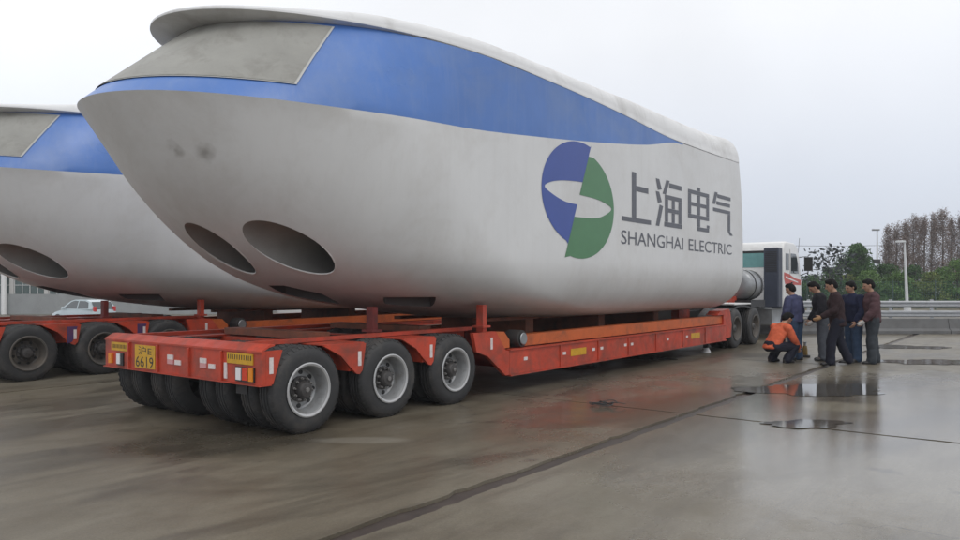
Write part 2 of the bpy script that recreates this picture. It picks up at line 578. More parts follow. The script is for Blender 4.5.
# ------------------------------------------------------------------ ground
XJ = [-13.5, -6.0, 1.5, 9.0, 16.5, 24.0, 31.5]
YJ = [-10.2, -5.6, -1.0, 3.6, 12.6, 17.4]
def make_ground():
    xs = sorted(set([-700, -300, -120, -60, -30] + XJ + list(np.arange(36, 90, 6.0)) + [120, 250, 400, 700]))
    ys = sorted(set([-700, -300, -120, -60, -30] + YJ + [19, 21] + list(np.arange(22, 46, 2.0)) + [60, 120, 300, 700]))
    vs, fs, mi = [], [], []
    def zz(x, y):
        return gz(x, y)
    for i in range(len(xs) - 1):
        for j in range(len(ys) - 1):
            x0, x1, y0, y1 = xs[i], xs[i + 1], ys[j], ys[j + 1]
            inside = XJ[0] <= x0 and x1 <= XJ[-1] and YJ[0] <= y0 and y1 <= YJ[-1]
            n = len(vs)
            if inside:
                vs += [(x0, y0, -0.03), (x1, y0, -0.03), (x1, y1, -0.03), (x0, y1, -0.03)]
            else:
                vs += [(x0, y0, zz(x0, y0)), (x1, y0, zz(x1, y0)), (x1, y1, zz(x1, y1)), (x0, y1, zz(x0, y1))]
            fs.append([n, n + 1, n + 2, n + 3])
            mi.append(1 if inside else 0)
    me = bpy.data.meshes.new('ground')
    me.from_pydata(vs, [], fs)
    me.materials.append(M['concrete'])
    me.materials.append(M['tar'])
    for p, k in zip(me.polygons, mi):
        p.material_index = k
    g = link('ground', me, [])
    tag(g, kind='structure')
    rr = random.Random(3)
    for i in range(len(XJ) - 1):
        for j in range(len(YJ) - 1):
            gx = 0.007
            gy0 = 0.075 if abs(YJ[j] - 3.6) < 0.1 else 0.012
            gy1 = 0.075 if abs(YJ[j + 1] - 3.6) < 0.1 else 0.012
            x0, x1, y0, y1 = XJ[i] + gx, XJ[i + 1] - gx, YJ[j] + gy0, YJ[j + 1] - gy1
            loop = []
            def run(ax, bx, ay, by, jx, jy, n):
                for k in range(n):
                    f = k / n
                    q = rr.random()
                    chip = (rr.random() ** 8) * 0.03 + 0.006 * (1 + math.sin(k * 0.7 + i)) + rr.random() * 0.003
                    loop.append((ax + (bx - ax) * f + jx * chip, ay + (by - ay) * f + jy * chip))
            run(x0, x1, y0, y0, 0, 1 if gy0 < 0.05 else 1.3, 60)
            run(x1, x1, y0, y1, -1, 0, 26)
            run(x1, x0, y1, y1, 0, -1 if gy1 < 0.05 else -1.3, 60)
            run(x0, x0, y1, y0, 1, 0, 26)
            n = len(loop)
            vs = [(p[0], p[1], 0.0) for p in loop] + [(p[0], p[1], -0.05) for p in loop]
            fs = [list(range(n))] + [[k, n + k, n + (k + 1) % n, (k + 1) % n] for k in range(n)]
            sm = mesh_from('concrete_slab', vs, fs)
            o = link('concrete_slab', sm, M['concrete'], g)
            o.location.z = rr.uniform(-0.004, 0.002)
    return g
make_ground()

def puddle(px, py, wpx, hpx, seed, label=None):
    """a shallow sheet of standing water; centre and size measured on the yard in metres"""
    d = CAMH * 740 / (py - 287.0)
    d1 = CAMH * 740 / (py - hpx / 2 - 287.0)
    d0 = CAMH * 740 / (py + hpx / 2 - 287.0)
    x, y = wpos(px, d)
    rx = wpx / 2 * d / 740.0
    ry = (d1 - d0) / 2
    rr = random.Random(seed)
    ph = [rr.uniform(0, 6.28) for _ in range(6)]
    n = 72
    vs = []
    for k in range(n):
        a = 2 * PI * k / n
        s = 1 + 0.16 * math.sin(2 * a + ph[0]) + 0.12 * math.sin(3 * a + ph[1]) + 0.09 * math.sin(5 * a + ph[2]) + 0.06 * math.sin(9 * a + ph[3]) + 0.04 * math.sin(15 * a + ph[4])
        X, D = rx * s * math.cos(a), ry * s * math.sin(a)
        vs.append((X * math.sin(YAW) + D * math.cos(YAW), -X * math.cos(YAW) + D * math.sin(YAW), 0))
    o = link('puddle', mesh_from('puddle', vs, [list(range(n))]), M['water'])
    o.location = (x, y, 0.006)
    tag(o, kind='structure')
    return o
puddle(815, 390, 130, 13, 1)
puddle(806, 424, 84, 8, 2)
puddle(568, 366, 70, 5, 6)
puddle(930, 362, 90, 6, 8)
puddle(905, 347, 70, 4, 9)
puddle(640, 358, 60, 4, 12)

# ------------------------------------------------------------------ nacelle
NY = 8.08                           # centre line of the first trailer
AE = 18.85                          # flat end of the nacelle
def interp(x, xs, ys):
    return float(np.interp(x, xs, ys))
def pchip(xs, ys):
    xs = np.array(xs, float); ys = np.array(ys, float)
    h = np.diff(xs); dl = np.diff(ys) / h
    m = np.zeros(len(xs))
    for i in range(1, len(xs) - 1):
        if dl[i - 1] * dl[i] > 0:
            w1, w2 = 2 * h[i] + h[i - 1], h[i] + 2 * h[i - 1]
            m[i] = (w1 + w2) / (w1 / dl[i - 1] + w2 / dl[i])
    m[0], m[-1] = dl[0], dl[-1]
    def f(x):
        x = min(max(x, xs[0]), xs[-1])
        i = min(max(int(np.searchsorted(xs, x)) - 1, 0), len(h) - 1)
        t = (x - xs[i]) / h[i]
        return float((1 + 2 * t) * (1 - t) ** 2 * ys[i] + t * (1 - t) ** 2 * h[i] * m[i] + t * t * (3 - 2 * t) * ys[i + 1] + t * t * (t - 1) * h[i] * m[i + 1])
    return f
ZB = 1.06
bow = pchip([1.06, 1.12, 1.28, 1.45, 1.76, 2.155, 2.75, 3.28, 3.63], [10.2, 9.2, 7.75, 6.65, 5.67, 5.0, 4.35, 3.94, 3.68])
def a0(z):
    if z <= 3.63:
        return bow(z)
    return 3.68 + (z - 3.63) * (4.98 - 3.68) / (4.74 - 3.63)
def wid(z):
    r = 1.0
    if z < ZB + r:
        q = (ZB + r - z) / r
        return 2.0 - 0.85 + 0.85 * math.sqrt(max(0, 1 - q ** 2.2))
    return 2.0
def endx(z):
    r = 0.55
    if z < ZB + r:
        q = (ZB + r - z) / r
        return AE - r + r * math.sqrt(max(0, 1 - q * q))
    return AE - (0.30 * ((z - 2.6) / 2.1) ** 2 if z > 2.6 else 0.0)
ELL = 3.4
zchine = pchip([3.5, 5.2, 7.3, 9.2, 11.2, 12.8, 14.3, 15.0], [3.631, 3.60, 3.675, 3.86, 4.095, 4.31, 4.57, 4.60])
ztop_f = pchip([3.5, 8.0, 10.3, 12.2, 14.4, 16.5, 18.9], [4.70, 4.755, 4.74, 4.69, 4.60, 4.62, 4.66])
def half_columns():
    cols = []
    for k in range(29):
        cols.append(('n', R(90) * k / 28))
    for k in range(1, 27):
        cols.append(('s', k / 26.0))
    for k in range(1, 6):
        cols.append(('f', R(90) * k / 5))
    cols.append(('r', 0))
    return cols
COLS = half_columns()
def col_point(c, z, ell=ELL, A0=a0, W=wid, EX=endx, rf=0.22):
    k, t = c
    wz, s0, ex = W(z), A0(z), EX(z)
    el = min(ell, ex - s0 - 0.8)
    if k == 'n':
        return s0 + el * (1 - math.cos(t)), wz * math.sin(t)
    if k == 's':
        return s0 + el + (ex - rf - s0 - el) * t, wz
    if k == 'f':
        return ex - rf + rf * math.sin(t), wz - rf + rf * math.cos(t)
    return ex, 0.0
def nominal(c):
    return col_point(c, 3.6)[0]
def make_hull():
    nl, nu = 34, 10
    rows = []
    for i in range(nl):
        f = i / (nl - 1.0)
        rows.append(('l', f ** 1.5))
    for i in range(1, nu):
        rows.append(('u', i / (nu - 1.0)))
    nc = len(COLS)
    full = list(range(nc)) + [-(k) for k in range(nc - 2, 0, -1)]
    ncf = len(full)
    vs, fs, mi = [], [], []
    for kind, f in rows:
        for ci in full:
            c = COLS[abs(ci)]
            sgn = -1 if ci >= 0 else 1
            am = nominal(c)
            zc, zt = zchine(am), ztop_f(am)
            zc = min(zc, zt - 0.03)
            z = ZB + (zc - ZB) * f if kind == 'l' else zc + (zt - zc) * f
            if kind == 'u' or f == 1.0:
                x, y = col_point(c, z, A0=lambda q: a0(max(q, 3.63)))
            else:
                x, y = col_point(c, z)
            vs.append((x, sgn * y, z))
    nr = len(rows)
    for r in range(nr - 1):
        for k in range(ncf):
            k2 = (k + 1) % ncf
            fs.append([r * ncf + k, r * ncf + k2, (r + 1) * ncf + k2, (r + 1) * ncf + k])
            ca = COLS[abs(full[k])]
            up = rows[r + 1][0] == 'u'
            am = max(nominal(ca), nominal(COLS[abs(full[k2])]))
            mi.append(1 if (up and am < 14.6) else 0)
    for base in (0, (nr - 1) * ncf):
        for k in range(nc - 1):
            a, b = k, k + 1
            a2, b2 = (ncf - a) % ncf, (ncf - b) % ncf
            q = [base + a, base + b, base + b2, base + a2]
            qq = []
            for v in q:
                if v not in qq:
                    qq.append(v)
            fs.append(qq)
            mi.append(0)
    me = bpy.data.meshes.new('hull')
    me.from_pydata(vs, [], fs)
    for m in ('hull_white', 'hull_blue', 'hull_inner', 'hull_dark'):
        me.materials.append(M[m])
    for p, k in zip(me.polygons, mi):
        p.material_index = k
    bm = bmesh.new()
    bm.from_mesh(me)
    bmesh.ops.recalc_face_normals(bm, faces=bm.faces)
    bm.to_mesh(me)
    bm.free()
    # the cooling outlets: round ducts running level into the sloping bow, and two slots in the belly
    o = link('hull', me, [])
    cut = bmesh.new()
    cme = bpy.data.meshes.new('cutter')
    mbc = MB()
    nmat = []
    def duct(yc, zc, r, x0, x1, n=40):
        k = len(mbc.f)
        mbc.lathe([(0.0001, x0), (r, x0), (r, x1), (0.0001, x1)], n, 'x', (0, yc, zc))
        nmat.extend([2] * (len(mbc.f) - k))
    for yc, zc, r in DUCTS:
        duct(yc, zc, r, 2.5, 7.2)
    def slot(x, y, lx, ly, ang, ztop):
        k = len(mbc.f)
        ca, sa = math.cos(ang), math.sin(ang)
        poly = []
        for q in range(20):
            t = 2 * PI * q / 20
            ex = abs(math.cos(t)) ** 1.7 * math.copysign(1, math.cos(t)) * lx / 2
            ey = abs(math.sin(t)) ** 1.7 * math.copysign(1, math.sin(t)) * ly / 2
            poly.append((x + ex * ca - ey * sa, y + ex * sa + ey * ca))
        mbc.prism(poly, 'z', 0.2, ztop)
        nmat.extend([3] * (len(mbc.f) - k))
    for s in SLOTS:
        slot(*s)
    cme.from_pydata(mbc.v, [], mbc.f)
    for m in ('hull_white', 'hull_blue', 'hull_inner', 'hull_dark'):
        cme.materials.append(M[m])
    for p, k in zip(cme.polygons, nmat):
        p.material_index = k
    bm = bmesh.new()
    bm.from_mesh(cme)
    bmesh.ops.remove_doubles(bm, verts=bm.verts, dist=0.0005)
    bmesh.ops.recalc_face_normals(bm, faces=bm.faces)
    bm.to_mesh(cme)
    bm.free()
    co = bpy.data.objects.new('cutter', cme)
    C.objects.link(co)
    md = o.modifiers.new('b', 'BOOLEAN')
    md.operation = 'DIFFERENCE'
    md.solver = 'EXACT'
    md.object = co
    bpy.context.view_layer.update()
    dg = bpy.context.evaluated_depsgraph_get()
    nm = bpy.data.meshes.new_from_object(o.evaluated_get(dg))
    o.modifiers.clear()
    bpy.data.objects.remove(co)
    o.data = nm
    nm.name = 'hull'
    for p in nm.polygons:
        p.use_smooth = True
    nm.set_sharp_from_angle(angle=R(24))
    # pale cut edge round each duct mouth
    bm = bmesh.new()
    bm.from_mesh(nm)
    es = [e for e in bm.edges if len(e.link_faces) == 2 and sorted(f.material_index for f in e.link_faces) == [0, 2]]
    adj = {}
    for e in es:
        a, b = e.verts
        adj.setdefault(a.index, []).append(b.index)
        adj.setdefault(b.index, []).append(a.index)
    bm.verts.ensure_lookup_table()
    seen = set()
    o['rims'] = 0
    rims = []
    for st in adj:
        if st in seen:
            continue
        loop, cur = [st], st
        seen.add(st)
        while True:
            nx = [q for q in adj[cur] if q not in seen]
            if not nx:
                break
            cur = nx[0]
            seen.add(cur)
            loop.append(cur)
        if len(loop) > 12:
            pts = [bm.verts[i].co.copy() for i in loop]
            zs = [p.z for p in pts]
            top = zs.index(max(zs))
            pts = pts[top:] + pts[:top]
            n_ = len(pts)
            mid = sum(p.y for p in pts) / n_
            zm = (max(zs) + min(zs)) / 2
            pts = [p for p in pts if p.z < zm + 0.04]
            rims.append(MB().tube(pts, [0.010 * min(1.0, 0.25 + 6.0 * min(q, n_k - 1 - q) / n_k) for n_k in (len(pts),) for q in range(n_k)], 6).build('duct_rim', M['duct_rim'], o, 60))
    bm.free()
    del o['rims']
    return o
DUCTS = [(-0.93, 2.06, 0.30), (-0.11, 2.06, 0.29)]
SLOTS = [(7.50, -1.08, 1.15, 0.80, 0.2, 1.46), (6.50, -0.05, 1.30, 0.75, 0.0, 1.62)]

# roof lid with the visor that overhangs the sloping screen
def make_roof():
    ell, A, Wd = 4.15, 4.50, 2.003
    def A0r(z): return A
    rise = pchip([4.0, 6.0, 8.0, 11, 14.5, 18.9], [0.10, 0.16, 0.22, 0.30, 0.50, 0.60])
    RE = AE - 0.27
    nc = len(COLS)
    full = list(range(nc)) + [-(k) for k in range(nc - 2, 0, -1)]
    ncf = len(full)
    rows = [('in', 1.0), ('in', 0.5), ('in', 0.06), ('lip', 0.0), ('lip', 1.0)]
    rows += [('up', R(90) * k / 8) for k in range(0, 9)]
    rows += [('cr', 0.33), ('cr', 0.66), ('cr', 0.97)]
    vs, fs = [], []
    for kind, t in rows:
        for ci in full:
            c = COLS[abs(ci)]
            sgn = -1 if ci >= 0 else 1
            x, y = col_point(c, 4.7, ell, A0r, lambda z: Wd, lambda z: RE, 0.25)
            hf = 1 - smooth(5.6, 9.0, x)
            zr = ztop_f(x) + 0.006 - 0.015 * hf
            h = rise(x)
            cx, cy = min(max(x, 9.0), AE - 2.0), 0.0
            dx, dy = cx - x, cy - y
            L = max(1e-6, math.hypot(dx, dy))
            ux, uy = dx / L, dy / L
            D = 0.24 + 0.22 * smooth(13, 17, x) + 1.3 * (1 - smooth(4.5, 6.2, x))
            th = 0.03 + 0.01 * (1 - hf)
            if kind == 'in':
                k = 0.62 * t
                vs.append((x + ux * k, sgn * (y + uy * k), zr - 0.10 * hf * t + 0.012 * (1 - hf) * t))
            elif kind == 'lip':
                vs.append((x - ux * 0.002, sgn * (y - uy * 0.002), zr + 0.004 + (th - 0.008) * t))
            elif kind == 'up':
                k = D * (1 - math.cos(t))
                vs.append((x + ux * k, sgn * (y + uy * k), zr + th + h * math.sin(t)))
            else:
                k = D + (L - D) * t
                vs.append((x + ux * k, sgn * (y + uy * k), zr + th + h + 0.06 * math.sin(t * 1.5)))
    nr = len(rows)
    for r in range(nr - 1):
        for k in range(ncf):
            k2 = (k + 1) % ncf
            fs.append([r * ncf + k, r * ncf + k2, (r + 1) * ncf + k2, (r + 1) * ncf + k])
    fs.append(list(range((nr - 1) * ncf, nr * ncf)))
    me = mesh_from('roof_hood', vs, fs)
    bm = bmesh.new()
    bm.from_mesh(me)
    bmesh.ops.recalc_face_normals(bm, faces=bm.faces)
    bm.to_mesh(me)
    bm.free()
    for p in me.polygons:
        p.use_smooth = True
    me.set_sharp_from_angle(angle=R(38))
    return link('roof_hood', me, M['hood'])

def make_screen():
    """grey panel lying on the sloping face under the visor"""
    out = []
    for name, inset, off, m in (('screen_frame', 0.0, 0.010, 'screen_edge'), ('intake_screen', 0.010, 0.014, 'screen')):
        vs, fs = [], []
        nz, na = 12, 48
        z0, z1 = 3.80 + inset, 4.655 - inset
        for i in range(nz + 1):
            f = i / nz
            z = z0 + (z1 - z0) * f
            off1 = (1.57 + (1.40 - 1.57) * (z - 3.80) / 0.88) - inset * 1.3
            ps = math.asin(min(1, off1 / wid(z)))
            for k in range(na + 1):
                p = -ps + 2 * ps * k / na
                x = a0(z) + ELL * (1 - math.cos(p))
                y = wid(z) * math.sin(p)
                nx, ny = -math.cos(p) * wid(z), math.sin(p) * ELL
                L = math.hypot(nx, ny)
                vs.append((x + nx / L * off, y + ny / L * off, z + off * 0.8))
        w1 = na + 1
        for i in range(nz):
            for k in range(na):
                fs.append([i * w1 + k, i * w1 + k + 1, (i + 1) * w1 + k + 1, (i + 1) * w1 + k])
        me = mesh_from(name, vs, fs, 60)
        out.append(link(name, me, M[m]))
    return out

def catmull(pts, n=8):
    out = []
    P = [pts[0]] + list(pts) + [pts[-1]]
    for i in range(1, len(P) - 2):
        p0, p1, p2, p3 = [np.array(P[i + k], float) for k in (-1, 0, 1, 2)]
        for k in range(n):
            t = k / n
            out.append(tuple(0.5 * ((2 * p1) + (-p0 + p2) * t + (2 * p0 - 5 * p1 + 4 * p2 - p3) * t * t + (-p0 + 3 * p1 - 3 * p2 + p3) * t ** 3)))
    out.append(tuple(pts[-1]))
    return out
SIDE = -2.0 - 0.005                 # print lies on the flat side of the hull
def print_mesh(name, polys, m, parent):
    vs, fs = [], []
    for p in polys:
        n = len(vs)
        vs += [(a, SIDE, z) for a, z in p]
        fs.append(list(range(n, n + len(p))))
    me = mesh_from(name, vs, fs)
    bm = bmesh.new()
    bm.from_mesh(me)
    for f in bm.faces:
        f.normal_update()
        if f.normal.y > 0:
            f.normal_flip()
    bmesh.ops.triangulate(bm, faces=bm.faces)
    bm.to_mesh(me)
    bm.free()
    return link(name, me, m, parent)
def text_mesh(body, align='LEFT'):
    cu = bpy.data.curves.new('lettering', 'FONT')
    cu.body = body
    cu.align_x = align
    cu.resolution_u = 3
    o = bpy.data.objects.new('lettering', cu)
    C.objects.link(o)
    bpy.context.view_layer.update()
    me = bpy.data.meshes.new_from_object(o.evaluated_get(bpy.context.evaluated_depsgraph_get()))
    bpy.data.objects.remove(o)
    me.materials.clear()
    return me
def fit_text(me, x0, x1, z0, z1, fn):
    co = np.array([v.co[:] for v in me.vertices])
    lo, hi = co.min(0), co.max(0)
    for v in me.vertices:
        u = (v.co.x - lo[0]) / (hi[0] - lo[0])
        t = (v.co.y - lo[1]) / (hi[1] - lo[1])
        v.co = fn(x0 + (x1 - x0) * u, z0 + (z1 - z0) * t)
    me.update()
    return me

def H(a0_, a1, z0, z1): return [(a0_, z0), (a1, z0), (a1, z1), (a0_, z1)]
def make_nacelle():
    root = empty('wind_turbine_nacelle', (0, NY, 0))
    hull = make_hull(); hull.parent = root
    roof = make_roof(); roof.parent = root
    for o in make_screen():
        o.parent = root
    # emblem
    def cut_line(z): return 10.95 - 0.4508 * (3.99 - z)
    def arc(cx, cz, rx, rz, t0, t1, n=40):
        return [(cx + rx * math.cos(R(t0 + (t1 - t0) * k / n)), cz + rz * math.sin(R(t0 + (t1 - t0) * k / n))) for k in range(n + 1)]
    bl = [(cut_line(3.96), 3.96)] + arc(10.58, 3.12, 1.17, 0.845, 74, 247) + [(cut_line(2.29), 2.29), (cut_line(2.94), 2.94)]
    bl += catmull([(cut_line(2.94), 2.94), (10.1, 2.955), (9.75, 3.03), (9.50, 3.13), (9.68, 3.22), (10.02, 3.28), (10.4, 3.31), (cut_line(3.32), 3.32)])[1:]
    gr = [(cut_line(3.77) + 0.004, 3.77)] + arc(10.58, 2.95, 1.17, 0.885, 68, -106) + [(cut_line(2.07) + 0.004, 2.07), (cut_line(2.735) + 0.004, 2.735)]
    gr += catmull([(cut_line(2.735) + 0.004, 2.735), (11.07, 2.76), (11.45, 2.85), (11.66, 2.97), (11.4, 3.05), (11.07, 3.09), (cut_line(3.105) + 0.004, 3.105)])[1:]
    print_mesh('emblem_blue', [bl], M['logo_blue'], root)
    print_mesh('emblem_green', [gr], M['logo_green'], root)
    # the four characters, stroke by stroke, and the line of capitals below
    chars = [
        [H(12.46, 12.64, 2.88, 3.72), H(12.645, 13.16, 3.38, 3.48), H(12.06, 13.28, 2.795, 2.878)],
        [[(13.50, 3.72), (13.66, 3.72), (13.78, 3.53), (13.60, 3.50)], [(13.50, 3.47), (13.66, 3.47), (13.78, 3.28), (13.60, 3.25)],
         [(13.50, 2.80), (13.66, 2.80), (13.84, 3.20), (13.68, 3.22)],
         [(14.00, 3.74), (14.16, 3.74), (13.98, 3.45), (13.82, 3.45)], H(14.145, 14.77, 3.60, 3.695),
         H(13.93, 14.77, 3.36, 3.445), H(13.93, 14.09, 2.905, 3.355), H(14.61, 14.77, 2.905, 3.355), H(13.90, 14.80, 2.81, 2.90),
         H(14.095, 14.605, 3.10, 3.18), H(14.27, 14.42, 3.185, 3.355), H(14.27, 14.42, 2.905, 3.095)],
        [H(15.12, 16.34, 3.60, 3.685), H(15.12, 16.34, 3.08, 3.165), H(15.12, 15.29, 3.17, 3.595), H(16.17, 16.34, 3.17, 3.595),
         H(15.295, 15.61, 3.345, 3.425), H(15.815, 16.165, 3.345, 3.425), H(15.64, 15.81, 3.69, 3.77), H(15.64, 15.81, 3.17, 3.595), H(15.64, 15.81, 2.915, 3.075),
         H(15.64, 16.34, 2.825, 2.91), H(16.20, 16.36, 2.915, 2.98)],
        [[(16.70, 3.78), (16.88, 3.78), (16.72, 3.50), (16.55, 3.50)], H(16.86, 17.76, 3.66, 3.745), H(16.80, 17.72, 3.50, 3.58),
         H(16.59, 17.74, 3.335, 3.415), H(17.56, 17.74, 2.93, 3.33), [(17.56, 2.925), (17.74, 2.925), (17.92, 2.84), (17.72, 2.83)]],
    ]
    for strokes in chars:
        print_mesh('character', strokes, M['logo_grey'], root)
    for word, w0, w1 in (('SHANGHAI', 12.03, 14.86), ('ELECTRIC', 15.16, 17.84)):
        tm = text_mesh(word)
        fit_text(tm, w0, w1, 2.375, 2.625, lambda a, z: (a, SIDE, z))
        link('lettering', tm, M['logo_grey'], root)
    return root
nac1 = make_nacelle()
tag(nac1, 'huge pale grey turbine nacelle with blue band and round green and blue emblem', 'nacelle', 'nacelles on the lowbed trailers')
nac2 = copy_tree(nac1)
nac2.location = (0.03, NY + 7.3, 0)
tag(nac2, 'second grey and blue nacelle at the left edge, half hidden behind the nearer one', 'nacelle', 'nacelles on the lowbed trailers')

# ------------------------------------------------------------------ wheels
WR = 0.485
def wheel_meshes():
    d = {}
    hw = 0.135
    t = MB()
    prof = [(0.285, -hw + 0.02), (0.30, -hw), (0.36, -hw - 0.006), (0.42, -hw + 0.002), (0.455, -hw + 0.018), (0.474, -hw + 0.04), (WR, -hw + 0.065)]
    g = 0.05
    for gx in (-g, 0.0, g):
        prof += [(WR, gx - 0.014), (WR - 0.014, gx - 0.007), (WR - 0.014, gx + 0.007), (WR, gx + 0.014)]
    prof += [(WR, hw - 0.065), (0.474, hw - 0.04), (0.455, hw - 0.018), (0.42, hw - 0.002), (0.36, hw + 0.006), (0.30, hw), (0.285, hw - 0.02), (0.27, 0.0), (0.285, -hw + 0.02)]
    t.lathe(prof, 44)
    # shoulder lugs
    for k in range(40):
        a = 2 * PI * k / 40
        for s in (-1, 1):
            vs = []
            for (dr, dy, da) in ((0.462, 0.118, 0), (WR + 0.004, 0.085, 0), (WR + 0.004, 0.085, 0.075), (0.462, 0.118, 0.075), (0.45, 0.10, 0), (0.46, 0.06, 0), (0.46, 0.06, 0.075), (0.45, 0.10, 0.075)):
                vs.append((dr * math.cos(a + da), s * dy, dr * math.sin(a + da)))
            t.add(vs, [(0, 1, 2, 3), (0, 4, 5, 1), (2, 6, 7, 3), (1, 5, 6, 2), (0, 3, 7, 4)])
    d['tyre'] = t.mesh('tyre', 35)
    d['lip'] = MB().lathe([(0.295, -hw - 0.004), (0.302, -hw - 0.013), (0.288, -hw - 0.019), (0.268, -hw - 0.010), (0.262, -hw + 0.012), (0.285, -hw + 0.015), (0.295, -hw - 0.004)], 44).mesh('rim_lip', 40)
    d['rim'] = MB().lathe([(0.266, -hw + 0.006), (0.252, -hw + 0.03), (0.238, -hw + 0.10), (0.222, -hw + 0.15), (0.20, -hw + 0.165), (0.15, -hw + 0.150), (0.10, -hw + 0.148), (0.10, -hw + 0.19), (0.27, -hw + 0.2), (0.28, -hw + 0.02)], 44).mesh('rim', 35)
    # hand holes in the disc
    hh = MB()
    for k in range(8):
        a = 2 * PI * (k + 0.5) / 8
        hh.lathe([(0.0001, -hw + 0.150), (0.024, -hw + 0.151), (0.026, -hw + 0.165)], 10, 'y', (0.185 * math.cos(a), -0.004, 0.185 * math.sin(a)))
    d['holes'] = hh.mesh('hand_hole')
    d['hub'] = MB().lathe([(0.145, -hw + 0.145), (0.145, -hw + 0.125), (0.10, -hw + 0.118), (0.092, -hw + 0.05), (0.075, -hw + 0.03), (0.04, -hw + 0.024), (0.0001, -hw + 0.022)], 28).mesh('hub', 35)
    nb = MB()
    for k in range(10):
        a = 2 * PI * k / 10
        nb.lathe([(0.016, -hw + 0.135), (0.016, -hw + 0.085), (0.009, -hw + 0.082), (0.009, -hw + 0.066), (0.0001, -hw + 0.066)], 6, 'y', (0.122 * math.cos(a), 0, 0.122 * math.sin(a)))
    nb.lathe([(0.028, -hw + 0.03), (0.028, -hw + 0.012), (0.0001, -hw + 0.010)], 8)
    d['bolts'] = nb.mesh('wheel_nuts')
    return d
WM = wheel_meshes()
def set_mat(me, m):
    c = me.copy()
    c.materials.clear()
    c.materials.append(m)
    return c
WMAT = {
    'bright': {'tyre': set_mat(WM['tyre'], M['tyre']), 'lip': set_mat(WM['lip'], M['rim_lip']), 'rim': set_mat(WM['rim'], M['rim']), 'hub': set_mat(WM['hub'], M['hub']), 'bolts': set_mat(WM['bolts'], M['bolt']), 'holes': set_mat(WM['holes'], M['black'])},
    'dark': {'tyre': set_mat(WM['tyre'], M['tyre']), 'lip': set_mat(WM['lip'], M['rim_dark']), 'rim': set_mat(WM['rim'], M['rim_dark']), 'hub': set_mat(WM['hub'], M['hub']), 'bolts': set_mat(WM['bolts'], M['hub']), 'holes': set_mat(WM['holes'], M['black'])},
}
def wheel(parent, x, y, side, style='bright', z=WR - 0.012, scale=1.0, full=True):
    """side -1: dish faces -Y; +1: faces +Y"""
    ms = WMAT[style]
    o = bpy.data.objects.new('wheel', ms['tyre'])
    C.objects.link(o)
    o.parent = parent
    o.location = (x, y, z * scale)
    rz = 0 if side < 0 else PI
    o.rotation_euler = (0, RNG.uniform(0, 6.28), rz)
    o.scale = (scale, scale, scale)
    if full:
        for nm, key in (('rim_lip', 'lip'), ('rim', 'rim'), ('hub', 'hub'), ('wheel_nuts', 'bolts'), ('hand_holes', 'holes')):
            p = bpy.data.objects.new(nm, ms[key])
            C.objects.link(p)
            p.parent = o
            if nm in ('wheel_nuts', 'hand_holes'):
                p['kind'] = 'stuff'
    return o

